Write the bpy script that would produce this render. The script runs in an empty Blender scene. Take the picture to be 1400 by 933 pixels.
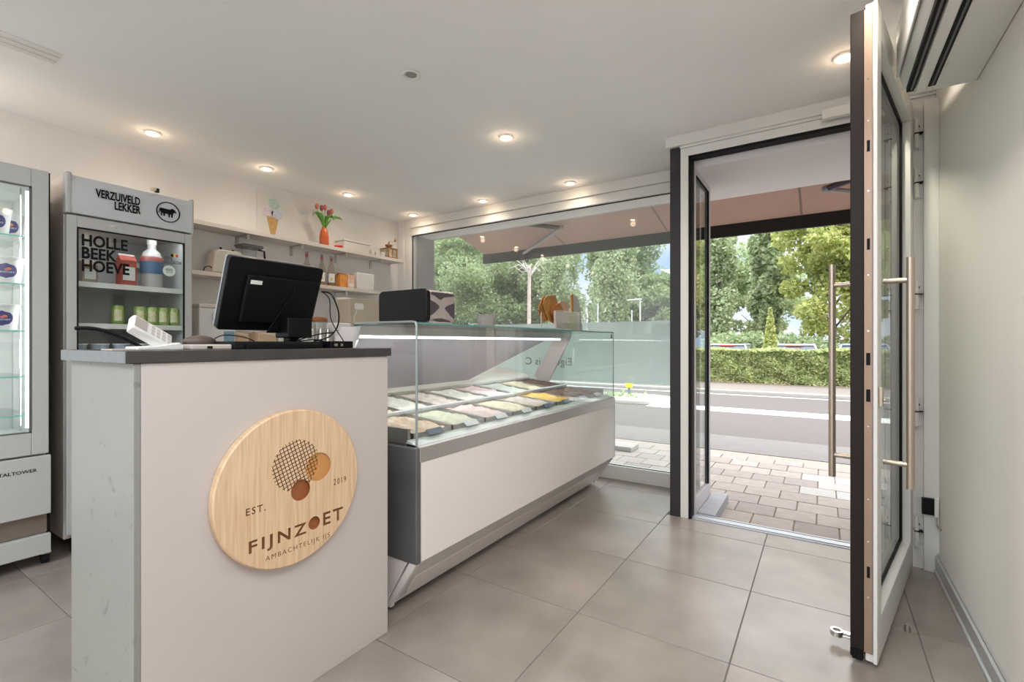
import bpy, bmesh, math, random
import numpy as np
from mathutils import Vector, Matrix, noise
random.seed(7); rng = np.random.default_rng(7)
PI = math.pi
SC = bpy.context.scene
C = SC.collection

# ------------------------------------------------------------------ camera
F, CY, H = 653.0, 469.0, 1.158
TH = math.radians(33.06)
cam = bpy.data.cameras.new('camera'); camo = bpy.data.objects.new('camera', cam); C.objects.link(camo)
cam.sensor_fit = 'HORIZONTAL'; cam.sensor_width = 36; cam.lens = 36 * F / 1400
cam.shift_y = (CY - 466.5) / 1400; cam.clip_start = 0.05; cam.clip_end = 500
camo.location = (0, 0, H); camo.rotation_euler = (PI / 2, 0, TH)
SC.camera = camo
SC.view_settings.view_transform = 'Standard'; SC.view_settings.look = 'None'
SC.view_settings.gamma = 1; SC.view_settings.use_curve_mapping = False
SC.view_settings.exposure = 1.54
SC.cycles.use_denoising = True
SC.cycles.max_bounces = 10; SC.cycles.diffuse_bounces = 5; SC.cycles.glossy_bounces = 5
SC.cycles.transparent_max_bounces = 32; SC.cycles.transmission_bounces = 8
SC.cycles.sample_clamp_indirect = 6
SC.cycles.caustics_reflective = False; SC.cycles.caustics_refractive = False

# ------------------------------------------------------------------ sky
W = bpy.data.worlds.new('sky'); SC.world = W; W.use_nodes = True
wt = W.node_tree; wt.nodes.clear()
def wn(t, **k):
    n = wt.nodes.new(t)
    for a, b in k.items(): setattr(n, a, b)
    return n
out = wn('ShaderNodeOutputWorld'); bg = wn('ShaderNodeBackground'); tc = wn('ShaderNodeTexCoord')
mp = wn('ShaderNodeMapping'); mp.inputs['Scale'].default_value = (1.3, 1.3, 3.2)
nz = wn('ShaderNodeTexNoise'); nz.inputs['Scale'].default_value = 2.6; nz.inputs['Detail'].default_value = 7
rp = wn('ShaderNodeValToRGB'); rp.color_ramp.elements[0].position = .40; rp.color_ramp.elements[1].position = .58
sx = wn('ShaderNodeSeparateXYZ'); gr = wn('ShaderNodeValToRGB')
gr.color_ramp.elements[0].position = .0; gr.color_ramp.elements[0].color = (.56, .72, .95, 1)
gr.color_ramp.elements[1].position = .8; gr.color_ramp.elements[1].color = (.20, .38, .78, 1)
mx = wn('ShaderNodeMix', data_type='RGBA')
mx.inputs[7].default_value = (.93, .95, 1.0, 1)
L = wt.links.new
L(tc.outputs['Generated'], mp.inputs[0]); L(mp.outputs[0], nz.inputs[0]); L(nz.outputs['Fac'], rp.inputs[0])
L(tc.outputs['Generated'], sx.inputs[0]); L(sx.outputs[2], gr.inputs[0]); L(gr.outputs[0], mx.inputs[6])
L(rp.outputs[0], mx.inputs[0]); L(mx.outputs[2], bg.inputs[0]); L(bg.outputs[0], out.inputs[0])
bg.inputs[1].default_value = .47

def light(name, kind, loc, rot, energy, color=(1, 1, 1), **k):
    d = bpy.data.lights.new(name, kind); d.energy = energy; d.color = color
    for a, b in k.items(): setattr(d, a, b)
    o = bpy.data.objects.new(name, d); C.objects.link(o); o.location = loc; o.rotation_euler = rot
    return o
light('sun', 'SUN', (0, 15, 12), (math.radians(-2), math.radians(8), 0), 4.4, (1, .96, .91), angle=math.radians(125))   # sun behind thin cloud
# added fill light in front of the rear wall, well behind the camera
light('rear_fill', 'AREA', (-1.9, -3.85, 1.35), (PI / 2, 0, PI), 18, (.86, .93, 1), shape='RECTANGLE', size=4.0, size_y=2.2)
# added unseen fill lights under the ceiling, above and behind the camera
light('ceiling_fill', 'AREA', (-.1, -.1, 2.50), (0, 0, 0), 13, (.86, .93, 1), shape='RECTANGLE', size=1.2, size_y=1.2)
light('ceiling_fill', 'AREA', (-1.9, -1.6, 2.50), (0, 0, 0), 30, (.86, .93, 1), shape='RECTANGLE', size=1.2, size_y=1.2)

# ------------------------------------------------------------------ materials
def newmat(name):
    m = bpy.data.materials.new(name); m.use_nodes = True
    return m, m.node_tree, m.node_tree.nodes['Principled BSDF']
def M(name, col, rough=.5, metal=0, var=0, scale=8, bump=0, bscale=60, spec=.5, stretch=None, per_obj=0, coord='Object', col2=None, emit=0, alpha=1, coat=0):
    m, t, b = newmat(name)
    col = tuple(col) + (1,)
    b.inputs['Base Color'].default_value = col; b.inputs['Roughness'].default_value = rough
    b.inputs['Metallic'].default_value = metal; b.inputs['Specular IOR Level'].default_value = spec
    if coat: b.inputs['Coat Weight'].default_value = coat; b.inputs['Coat Roughness'].default_value = .22
    N = t.nodes; K = t.links.new
    if var or bump:
        tc = N.new('ShaderNodeTexCoord'); mp = N.new('ShaderNodeMapping'); K(tc.outputs[coord], mp.inputs[0])
        if stretch: mp.inputs['Scale'].default_value = stretch
    if var:
        nz = N.new('ShaderNodeTexNoise'); nz.inputs['Scale'].default_value = scale; nz.inputs['Detail'].default_value = 6
        K(mp.outputs[0], nz.inputs[0])
        r = N.new('ShaderNodeValToRGB'); r.color_ramp.elements[0].position = .3; r.color_ramp.elements[1].position = .7
        c2 = tuple(col2) + (1,) if col2 else tuple(max(0, c * (1 - var)) for c in col[:3]) + (1,)
        r.color_ramp.elements[0].color = c2; r.color_ramp.elements[1].color = col
        K(nz.outputs['Fac'], r.inputs[0]); src = r.outputs[0]
        if per_obj:
            oi = N.new('ShaderNodeObjectInfo'); mr = N.new('ShaderNodeMapRange'); K(oi.outputs['Random'], mr.inputs[0])
            mr.inputs[3].default_value = 1 - per_obj; mr.inputs[4].default_value = 1 + per_obj
            hs = N.new('ShaderNodeHueSaturation'); K(mr.outputs[0], hs.inputs['Value']); K(src, hs.inputs['Color']); src = hs.outputs[0]
            va = N.new('ShaderNodeVectorMath'); va.operation = 'SCALE'; cb = N.new('ShaderNodeCombineXYZ')
            K(oi.outputs['Random'], cb.inputs[0]); K(oi.outputs['Random'], cb.inputs[1]); K(cb.outputs[0], va.inputs[0]); va.inputs['Scale'].default_value = 37
            K(va.outputs[0], mp.inputs['Location'])
        K(src, b.inputs['Base Color'])
    if bump:
        n2 = N.new('ShaderNodeTexNoise'); n2.inputs['Scale'].default_value = bscale; n2.inputs['Detail'].default_value = 5
        K(mp.outputs[0], n2.inputs[0]); bp = N.new('ShaderNodeBump'); bp.inputs['Strength'].default_value = bump
        bp.inputs['Distance'].default_value = .01; K(n2.outputs['Fac'], bp.inputs['Height']); K(bp.outputs[0], b.inputs['Normal'])
    if emit:
        b.inputs['Emission Color'].default_value = col; b.inputs['Emission Strength'].default_value = emit
    return m
def glassmat(name, tint=(.93, .97, .95), ior=1.45, rough=0.0, extra=0, extracol=(.8, .9, .88)):
    m, t, b = newmat(name); t.nodes.remove(b); N = t.nodes; K = t.links.new
    o = N['Material Output']; tr = N.new('ShaderNodeBsdfTransparent'); tr.inputs[0].default_value = tuple(tint) + (1,)
    gl = N.new('ShaderNodeBsdfGlossy'); gl.inputs['Roughness'].default_value = rough
    fr = N.new('ShaderNodeFresnel'); ge = N.new('ShaderNodeNewGeometry'); mr = N.new('ShaderNodeMapRange')   # thin pane: same reflectance from either side
    mr.inputs[3].default_value = ior; mr.inputs[4].default_value = 1 / ior; K(ge.outputs['Backfacing'], mr.inputs[0]); K(mr.outputs[0], fr.inputs[0])
    mxs = N.new('ShaderNodeMixShader'); K(fr.outputs[0], mxs.inputs[0]); K(tr.outputs[0], mxs.inputs[1]); K(gl.outputs[0], mxs.inputs[2])
    last = mxs
    if extra:
        df = N.new('ShaderNodeBsdfDiffuse'); df.inputs[0].default_value = tuple(extracol) + (1,)
        tl = N.new('ShaderNodeBsdfTranslucent'); tl.inputs[0].default_value = tuple(extracol) + (1,)
        a = N.new('ShaderNodeMixShader'); a.inputs[0].default_value = .6; K(df.outputs[0], a.inputs[1]); K(tl.outputs[0], a.inputs[2])
        m2 = N.new('ShaderNodeMixShader'); m2.inputs[0].default_value = extra; K(mxs.outputs[0], m2.inputs[1]); K(a.outputs[0], m2.inputs[2]); last = m2
    K(last.outputs[0], o.inputs[0])
    return m
def leafmat(name, c1, c2, trans=.5):
    m, t, b = newmat(name); N = t.nodes; K = t.links.new
    g = N.new('ShaderNodeNewGeometry'); r = N.new('ShaderNodeValToRGB')
    r.color_ramp.elements[0].color = tuple(c1) + (1,); r.color_ramp.elements[1].color = tuple(c2) + (1,)
    K(g.outputs['Random Per Island'], r.inputs[0]); K(r.outputs[0], b.inputs['Base Color']); b.inputs['Roughness'].default_value = .6
    b.inputs['Specular IOR Level'].default_value = .25
    tl = N.new('ShaderNodeBsdfTranslucent'); K(r.outputs[0], tl.inputs[0])
    ms = N.new('ShaderNodeMixShader'); ms.inputs[0].default_value = trans; K(b.outputs[0], ms.inputs[1]); K(tl.outputs[0], ms.inputs[2])
    K(ms.outputs[0], N['Material Output'].inputs[0])
    return m
def emat(name, col, s):
    m, t, b = newmat(name); t.nodes.remove(b); e = t.nodes.new('ShaderNodeEmission')
    e.inputs[0].default_value = tuple(col) + (1,); e.inputs[1].default_value = s
    t.links.new(e.outputs[0], t.nodes['Material Output'].inputs[0]); return m

m_wall = M('plaster_wall', (.79, .765, .745), .8, var=.03, scale=3, bump=.05, bscale=120)
m_wall_r = M('cream_wall', (.81, .785, .735), .75, var=.04, scale=2, bump=.05, bscale=120)
m_ceil = M('ceiling_paint', (.92, .92, .92), .9, var=.02, scale=2)
m_tile = M('stone_tile', (.345, .30, .268), .36, var=.3, scale=3.2, bump=.06, bscale=30, per_obj=.05, col2=(.225, .192, .168), spec=.5, coat=.4)
m_grout = M('grout', (.16, .15, .14), .9)
m_frame = M('white_frame', (.77, .76, .735), .45, var=.03, scale=5)
m_frame_o = M('grey_white_frame', (.60, .59, .62), .5)
m_dark = M('anthracite', (.040, .038, .040), .5, spec=.25)
m_black = M('black_rubber', (.008, .008, .009), .6, spec=.15)
m_glass = glassmat('clear_glass')
m_wglass = glassmat('window_glass', (.95, .98, .97), 1.5, extra=.07, extracol=(.85, .9, .9))  # pale diffuse share imitates the haze of reflections on the pane
m_dglass = glassmat('display_glass', (.97, .99, .982), 1.5)
m_gedge = M('green_glass_edge', (.12, .30, .27), .2)
m_film = glassmat('frosted_film', (.92, 1, .98), 1.3, extra=.80, extracol=(.84, .90, .90))
m_steel = M('brushed_steel', (.56, .54, .52), .36, metal=1, var=.12, scale=4, stretch=(1, 1, 60))
m_steelh = M('brushed_steel_rail', (.60, .575, .55), .42, metal=.8, var=.08, scale=4, stretch=(1, 60, 1))
m_white = M('white_laminate', (.88, .83, .81), .4, var=.02, scale=3)
m_counter = M('white_counter_panel', (.60, .54, .51), .42, var=.03, scale=2, coat=.15)
def scuffed():
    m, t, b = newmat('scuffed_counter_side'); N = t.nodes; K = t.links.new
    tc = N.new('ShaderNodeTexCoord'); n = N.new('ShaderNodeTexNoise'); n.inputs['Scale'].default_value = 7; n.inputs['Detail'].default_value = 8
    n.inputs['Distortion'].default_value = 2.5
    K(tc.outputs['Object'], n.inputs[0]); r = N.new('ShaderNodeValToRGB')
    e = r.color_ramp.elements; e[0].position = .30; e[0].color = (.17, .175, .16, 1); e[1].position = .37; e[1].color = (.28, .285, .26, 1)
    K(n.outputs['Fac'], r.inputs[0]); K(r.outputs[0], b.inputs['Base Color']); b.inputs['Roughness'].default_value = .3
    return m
m_cside = scuffed()
m_slab = M('dark_worktop', (.055, .05, .05), .38, var=.25, scale=20, stretch=(10, 1, 1), bump=.05)
m_slabe = M('grey_worktop_edge', (.20, .215, .22), .35, var=.15, scale=30)
m_brown = M('bronze_lock_edge', (.36, .25, .18), .4, metal=.4, var=.1, scale=3)
m_bdark = M('dark_brown_profile', (.022, .015, .013), .5, spec=.2)
m_chrome = M('chrome', (.75, .74, .72), .15, metal=1)
m_handle = M('satin_bronze_steel', (.50, .42, .34), .36, metal=.85, var=.06, scale=3, stretch=(40, 40, 1))
m_plast = M('white_plastic', (.78, .77, .74), .4)
m_plastd = M('black_plastic', (.006, .006, .007), .30, spec=.2)
m_plastm = M('matt_black', (.010, .010, .011), .6, spec=.2)
m_ac = M('ac_plastic', (.76, .76, .72), .4)
m_bb = M('aluminium_skirting', (.52, .52, .52), .4, metal=.5, var=.08, scale=5)
m_lamp = emat('lamp_glow', (1, .82, .58), 14)
m_led = emat('led_strip', (.92, .95, 1), 3.2)
m_ledt = emat('led_tower', (.97, .98, 1), 2.0)
m_fridge = M('fridge_grey', (.46, .46, .45), .45)
m_tower = M('tower_grey', (.50, .51, .49), .4)
m_header = M('fridge_header_print', (.58, .59, .61), .4)
m_ink = M('ink_black', (.010, .009, .009), .7, spec=.1)
m_inkw = M('ink_white', (.8, .8, .78), .6)
m_fin = M('fridge_interior', (.50, .50, .50), .4)
m_shelf = M('shelf_board', (.74, .68, .63), .6, var=.03, scale=3)
m_road = M('asphalt', (.12, .110, .107), .9, var=.3, scale=60, bump=.5, bscale=90)
m_gutter = M('concrete_gutter', (.16, .152, .15), .85, var=.12, scale=6)
m_foot = M('far_footway', (.19, .17, .155), .9, var=.15, scale=12)
m_paint = M('road_paint', (.66, .66, .65), .7)
m_kerb = M('pale_kerb', (.42, .41, .39), .8, var=.15, scale=10)
m_paver = M('concrete_paver', (.37, .33, .305), .85, var=.15, scale=14, bump=.25, bscale=80, per_obj=.12)
m_pavelight = M('pale_paver', (.46, .45, .435), .85, var=.1, scale=14, bump=.2, per_obj=.05)
m_joint = M('sand_joint', (.32, .28, .24), .95)
m_lilac = M('soffit_paint', (.80, .77, .78), .7, var=.02)
m_awn = M('awning_fabric', (.46, .37, .33), .9, var=.12, scale=3, bump=.1)
_n = m_awn.node_tree.nodes; _t = _n.new('ShaderNodeBsdfTranslucent'); _t.inputs[0].default_value = (.46, .33, .27, 1); _m = _n.new('ShaderNodeMixShader'); _m.inputs[0].default_value = .35
m_awn.node_tree.links.new(_n['Principled BSDF'].outputs[0], _m.inputs[1]); m_awn.node_tree.links.new(_t.outputs[0], _m.inputs[2]); m_awn.node_tree.links.new(_m.outputs[0], _n['Material Output'].inputs[0])
m_awnbar = M('awning_bar', (.03, .026, .025), .5, spec=.2)
m_arm = M('awning_arm', (.06, .055, .06), .45)
m_leaf_d = leafmat('leaf_dark', (.20, .28, .16), (.42, .52, .32))
m_leaf_m = leafmat('leaf_mid', (.28, .38, .20), (.56, .65, .41))
m_leaf_p = leafmat('leaf_poplar', (.34, .44, .25), (.68, .75, .52))
m_leaf_y = leafmat('leaf_yellow', (.38, .46, .16), (.76, .78, .36))
m_leaf_h = leafmat('leaf_hedge', (.28, .36, .15), (.74, .78, .42))
m_bark = M('bark', (.16, .13, .10), .9, var=.3, scale=10, bump=.4)
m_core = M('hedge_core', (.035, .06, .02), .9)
m_soil = M('soil', (.22, .17, .12), .95, var=.3, scale=8)
m_grassg = M('rough_grass', (.16, .24, .07), .95, var=.4, scale=3)

# ------------------------------------------------------------------ helpers
_fw = (-math.sin(TH), math.cos(TH)); _rt = (math.cos(TH), math.sin(TH))
def wloc(p):
    v = Vector((0, 0, 0))
    while p is not None: v += p.location; p = p.parent
    return v
class MB:
    def __init__(s): s.bm = bmesh.new(); s.mi = 0
    def _tag(s, faces):
        for f in faces: f.material_index = s.mi
    def box(s, x0, x1, y0, y1, z0, z1, rot=None):
        x0, x1 = min(x0, x1), max(x0, x1); y0, y1 = min(y0, y1), max(y0, y1); z0, z1 = min(z0, z1), max(z0, z1)
        v = [s.bm.verts.new(p) for p in ((x0, y0, z0), (x1, y0, z0), (x1, y1, z0), (x0, y1, z0), (x0, y0, z1), (x1, y0, z1), (x1, y1, z1), (x0, y1, z1))]
        fs = [s.bm.faces.new([v[i] for i in q]) for q in ((3, 2, 1, 0), (4, 5, 6, 7), (0, 1, 5, 4), (1, 2, 6, 5), (2, 3, 7, 6), (3, 0, 4, 7))]
        s._tag(fs); return s
    def prism(s, pts, axis, lo, hi):
        # pts: 2D polygon in the other two axes (cyclic order y,z / x,z / x,y)
        def P(a, b, c): return {'x': (c, a, b), 'y': (a, c, b), 'z': (a, b, c)}[axis]
        n = len(pts); A = [s.bm.verts.new(P(a, b, lo)) for a, b in pts]; B = [s.bm.verts.new(P(a, b, hi)) for a, b in pts]
        fs = [s.bm.faces.new(A), s.bm.faces.new(B[::-1])]
        for i in range(n): fs.append(s.bm.faces.new((A[i], B[i], B[(i + 1) % n], A[(i + 1) % n])))
        bmesh.ops.recalc_face_normals(s.bm, faces=fs); s._tag(fs); return s
    def cyl(s, c, r, h, axis='z', seg=20, r2=None):
        r2 = r if r2 is None else r2
        return s.lathe([(0, 0), (r, 0), (r2, h), (0, h)], c, seg, axis)
    def lathe(s, prof, c, seg=20, axis='z', sx=1, sy=1):
        c = Vector(c); rings = []
        def P(r, a, h):
            x, y = r * math.cos(a) * sx, r * math.sin(a) * sy
            return c + Vector({'z': (x, y, h), 'x': (h, x, y), 'y': (x, h, y)}[axis])
        for r, h in prof:
            rings.append([s.bm.verts.new(P(0, 0, h))] if r < 1e-6 else [s.bm.verts.new(P(r, 2 * PI * k / seg, h)) for k in range(seg)])
        fs = []
        for a, b in zip(rings, rings[1:]):
            for k in range(seg):
                q = [a[k % len(a)], a[(k + 1) % len(a)], b[(k + 1) % len(b)], b[k % len(b)]]
                u = []
                for w in q:
                    if w not in u: u.append(w)
                if len(u) > 2:
                    try: fs.append(s.bm.faces.new(u))
                    except ValueError: pass
        bmesh.ops.recalc_face_normals(s.bm, faces=fs); s._tag(fs); return s
    def tube(s, pts, r, seg=8, r_end=None):
        pts = [Vector(p) for p in pts]; n = len(pts); rings = []
        up = Vector((0, 0, 1)); t0 = (pts[1] - pts[0]).normalized()
        if abs(t0.dot(up)) > .95: up = Vector((1, 0, 0))
        a = t0.cross(up).normalized()
        for i, p in enumerate(pts):
            t = (pts[min(i + 1, n - 1)] - pts[max(i - 1, 0)]).normalized()
            a = (a - t * a.dot(t)).normalized(); b = t.cross(a)
            rr = r if r_end is None else r + (r_end - r) * i / (n - 1)
            rings.append([s.bm.verts.new(p + (a * math.cos(2 * PI * k / seg) + b * math.sin(2 * PI * k / seg)) * rr) for k in range(seg)])
        fs = [s.bm.faces.new(rings[0]), s.bm.faces.new(rings[-1][::-1])]
        for x, y in zip(rings, rings[1:]):
            for k in range(seg): fs.append(s.bm.faces.new((x[k], x[(k + 1) % seg], y[(k + 1) % seg], y[k])))
        bmesh.ops.recalc_face_normals(s.bm, faces=fs); s._tag(fs); return s
    def ball(s, c, rx, ry=None, rz=None, seg=14):
        ry = ry or rx; rz = rz or rx
        r = bmesh.ops.create_uvsphere(s.bm, u_segments=seg, v_segments=max(6, seg // 2 + 1), radius=1)
        for v in r['verts']: v.co = Vector(c) + Vector((v.co.x * rx, v.co.y * ry, v.co.z * rz))
        s._tag({f for v in r['verts'] for f in v.link_faces}); return s
    def quad(s, *p):
        s._tag([s.bm.faces.new([s.bm.verts.new(q) for q in p])]); return s
    def mat(s, i): s.mi = i; return s
    def rot(s, M4):
        s.bm.transform(M4); return s
    def build(s, name, mat, parent=None, bevel=0, smooth=False, local=False, bseg=2):
        me = bpy.data.meshes.new(name)
        if not local and parent is not None: s.bm.transform(Matrix.Translation(-wloc(parent)))
        s.bm.to_mesh(me); s.bm.free()
        mats = mat if isinstance(mat, (list, tuple)) else [mat]
        for m in mats: me.materials.append(m)
        if smooth:
            me.polygons.foreach_set('use_smooth', [True] * len(me.polygons))
            try: me.set_sharp_from_angle(angle=math.radians(38))
            except Exception: pass
        o = bpy.data.objects.new(name, me); C.objects.link(o); o.parent = parent
        if bevel:
            b = o.modifiers.new('bevel', 'BEVEL'); b.width = bevel; b.segments = bseg; b.limit_method = 'ANGLE'; b.angle_limit = math.radians(40)
        return o
def tag(o, label, cat, group=None, kind=None):
    if label: o['label'] = label
    if cat: o['category'] = cat
    if group: o['group'] = group
    if kind: o['kind'] = kind
    return o
def thing(name, label, cat, loc=(0, 0, 0), rotz=0, group=None):
    o = bpy.data.objects.new(name, None); C.objects.link(o); o.empty_display_size = .05
    o.location = loc; o.rotation_euler = (0, 0, rotz); return tag(o, label, cat, group)
def struct(mb, name, mat, bevel=0, parent=None, **k):
    o = mb.build(name, mat, parent, bevel, **k)
    if parent is None: o['kind'] = 'structure'
    return o
def B(*a): return MB().box(*a)
def copy_tree(o, parent=None, loc=None):
    c = o.copy(); C.objects.link(c); c.parent = parent
    if loc is not None: c.location = loc
    for ch in list(o.children): copy_tree(ch, c)
    return c
def text_mesh(s, w=None, h=None, bold=0, depth=.0008, align='CENTER', spacing=1.0):
    cu = bpy.data.curves.new('lettering', 'FONT'); cu.body = s; cu.size = 1; cu.resolution_u = 3
    cu.offset = bold; cu.extrude = .001; cu.align_x = align; cu.space_line = .8; cu.space_character = spacing
    ob = bpy.data.objects.new('lettering', cu); C.objects.link(ob)
    dg = bpy.context.evaluated_depsgraph_get(); me = bpy.data.meshes.new_from_object(ob.evaluated_get(dg))
    bpy.data.objects.remove(ob); bpy.data.curves.remove(cu)
    n = len(me.vertices); co = np.empty(n * 3, 'f'); me.vertices.foreach_get('co', co); co = co.reshape(-1, 3)
    lo, hi = co.min(0), co.max(0); sz = hi - lo; c = (lo + hi) / 2
    co -= c; co[:, 0] *= (w / sz[0]) if w else (h / sz[1]); co[:, 1] *= (h / sz[1]) if h else (w / sz[0])
    co[:, 2] *= depth / max(sz[2], 1e-6); me.vertices.foreach_set('co', co.ravel()); me.update()
    return me
def place_text(name, s, origin, right, up, mat, parent, local=False, **k):
    me = text_mesh(s, **k); r = Vector(right).normalized(); u = Vector(up).normalized(); n = r.cross(u)
    o3 = Vector(origin) - (Vector((0, 0, 0)) if local or parent is None else wloc(parent))
    me.transform(Matrix(((r.x, u.x, n.x, o3.x), (r.y, u.y, n.y, o3.y), (r.z, u.z, n.z, o3.z), (0, 0, 0, 1))))
    me.materials.clear(); me.materials.append(mat); me.name = name
    o = bpy.data.objects.new(name, me); C.objects.link(o); o.parent = parent
    return o
def disc(mb, c, r, axis, seg=28, th=.0006, sx=1, sy=1):
    return mb.lathe([(0, 0), (r, 0), (r, th), (0, th)], c, seg, axis, sx, sy)

XB, YW, YD, XR, ZC = -4.06, 3.92, 3.27, .49, 2.53     # rear wall, window, door wall, right wall, ceiling
# ------------------------------------------------------------------ floor
fl = struct(B(XB - .3, XR + .3, -4.2, YD + .04, -.14, -.002).box(XB - .3, -.80, YD + .04, YW + .05, -.14, -.002), 'floor', m_grout)
tx0, ty0, tg = -1.482, 1.273, .0022
_tilemesh = {}
ix0 = math.floor((XB - tx0) / .6); ix1 = math.ceil((XR - tx0) / .6); iy0 = math.floor((-4 - ty0) / .6); iy1 = math.ceil((YW - ty0) / .6)
for i in range(ix0, ix1):
    for j in range(iy0, iy1):
        x0, x1 = max(XB, tx0 + i * .6) + tg, min(XR, tx0 + (i + 1) * .6) - tg
        ylim = YW if tx0 + i * .6 < -.9 else YD
        y0, y1 = max(-4, ty0 + j * .6) + tg, min(ylim, ty0 + (j + 1) * .6) - tg
        if x1 - x0 < .02 or y1 - y0 < .02: continue
        key = (round(x1 - x0, 3), round(y1 - y0, 3))
        if key not in _tilemesh:
            o = MB().box(0, x1 - x0, 0, y1 - y0, -.006, 0).build('floor_tile', m_tile, fl, bevel=.0012, bseg=1, local=True); _tilemesh[key] = o
        else:
            o = _tilemesh[key].copy(); C.objects.link(o)
        o.location = (x0, y0, 0)

# ------------------------------------------------------------------ shell
struct(B(XB - .25, XR + .25, -4.25, 4.2, ZC, 2.95), 'ceiling', m_ceil)
struct(B(XB - .25, XB, -4.25, 4.2, 0, ZC), 'wall_left', m_wall)
struct(B(XR, XR + .25, -4.25, 4.2, -.06, ZC), 'wall_right', m_wall_r)
struct(B(XB, XR, -4.25, -4.0, 0, ZC), 'wall_rear', m_wall)
# window wall pieces
wf = struct(B(XB, -3.965, 3.85, 4.2, 0, ZC).box(-3.965, -.88, 3.93, 4.2, 2.37, ZC).box(-3.965, -3.87, 3.96, 4.23, -.06, 2.4)
            .box(-3.87, -.8, 3.97, 4.2, -.06, .0), 'wall_front', m_wall)
struct(B(-3.965, -3.86, 3.965, 4.24, -.06, 2.42), 'trim_1', M('grey_reveal', (.34, .33, .35), .7))
# window frame and pane
w1 = struct(B(-3.965, -3.875, 3.87, 3.95, 0, 2.53).box(-3.875, -.86, 3.87, 3.95, 2.36, 2.44).box(-3.875, -.86, 3.87, 3.95, 0, .115)
            .box(-3.875, -.86, 3.85, 3.95, 2.44, 2.53).box(-.86, -.80, 3.87, 3.95, 0, 2.53), 'window_1', m_frame, bevel=.004)
g = B(-3.875, -.86, 3.905, 3.915, .115, 2.36).build('window_pane', m_wglass, w1)
B(-3.875, -.86, 3.895, 3.903, 2.353, 2.362).box(-3.878, -3.868, 3.895, 3.903, .115, 2.36).box(-3.87, -.86, 3.895, 3.903, .112, .12).build('window_gasket', m_black, w1)
fm = B(-3.865, -.862, 3.917, 3.919, .815, 1.338).build('frosted_film', m_film, w1); fm['label'] = 'pale green frosted privacy film'
for s, x, z, w, h in (('Eigen', -2.01, .975, .21, .09), ('is C', -2.31, .985, .16, .07)):
    place_text('lettering', s, (x, 3.9158, z), (-1, 0, 0), (0, 0, 1), M('film_lettering', (.16, .20, .20), .7), fm, w=w, h=h)
# entrance: column, jamb, header, side pane, soffit
struct(B(-.862, -.792, YD, 3.86, 0, 2.485), 'trim_2', m_dark, bevel=.003)
d1 = struct(B(-.792, -.742, YD - .005, 3.36, 0, 2.39).box(.39, XR, 3.2, 3.3, 0, 2.39).box(.43, XR, 3.175, 3.2, 0, 2.39).box(-.792, XR, YD - .005, 3.36, 2.39, 2.444), 'door_1', m_frame, bevel=.003)
struct(B(-.885, XR, YD - .03, 4.2, 2.46, ZC).box(-.795, XR, YD - .012, 4.2, 2.445, 2.462), 'trim_3', m_frame, bevel=.003)
B(-.742, -.722, YD + .0, 3.34, 0, 2.39).box(-.742, .39, YD, 3.34, 2.372, 2.39).box(.378, .392, 3.25, 3.34, 0, 2.38).build('door_gasket', m_black, d1)
B(-.722, .385, YD + .003, 3.385, -.06, .004).box(-.722, .385, YD + .02, 3.04 + .3, .004, .010).box(-.722, .385, 3.355, 3.365, .004, .010).build('threshold', M('threshold_aluminium', (.46, .48, .52), .4, metal=.5), d1)
for z in (2.226, 1.974, 1.406, .808, .199):
    h = MB().box(.396, .412, 3.172, 3.2, z - .075, z + .075).cyl((.400, 3.166, z - .075), .009, .072, seg=10).cyl((.400, 3.166, z + .003), .009, .072, seg=10)
    h.box(.40, .43, 3.196, 3.199, z - .075, z + .075)
    ho = h.build('hinge', m_frame, d1, bevel=.001)
    B(.392, .426, 3.1535, 3.1985, z - .001, z + .002).box(.408, .413, 3.167, 3.171, z + .03, z + .04).build('hinge_gap', m_black, ho)
# fixed side pane of the entrance
sp = struct(B(-.745, -.715, 3.79, 3.86, 0, 2.33).box(-.745, -.715, 3.36, 3.79, .0, .11).box(-.745, -.715, 3.36, 3.79, 2.285, 2.33).box(-.745, -.715, 3.34, 3.37, .0, 2.33), 'window_2', m_frame_o, bevel=.003)
B(-.733, -.725, 3.37, 3.79, .11, 2.285).build('side_pane', m_glass, sp)
B(-.722, -.712, 3.775, 3.79, .11, 2.29).box(-.722, -.712, 3.37, 3.79, 2.279, 2.287).build('pane_gasket', m_black, sp)
struct(B(-.80, XR, 3.36, 4.2, 2.33, 2.46), 'trim_4', m_lilac)
struct(B(-.712, -.60, 3.39, 3.93, -.06, .012), 'trim_5', M('bluestone_sill', (.36, .38, .42), .55, var=.15, scale=12), bevel=.004)
struct(B(XR - .03, XR + .25, 3.3, 4.2, -.06, 2.46), 'trim_6', m_frame, bevel=.003)
# baseboards
bb = struct(MB().prism([(XR, 0), (XR - .022, 0), (XR - .022, .018), (XR - .014, .022), (XR - .014, .030), (XR - .018, .034), (XR - .018, .086), (XR - .010, .09), (XR - .010, .1), (XR, .1)], 'y', -4, 3.17), 'baseboard_right', m_bb)
struct(B(XB, XB + .012, -4, 3.85, 0, .08), 'baseboard_left', m_frame)
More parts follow.
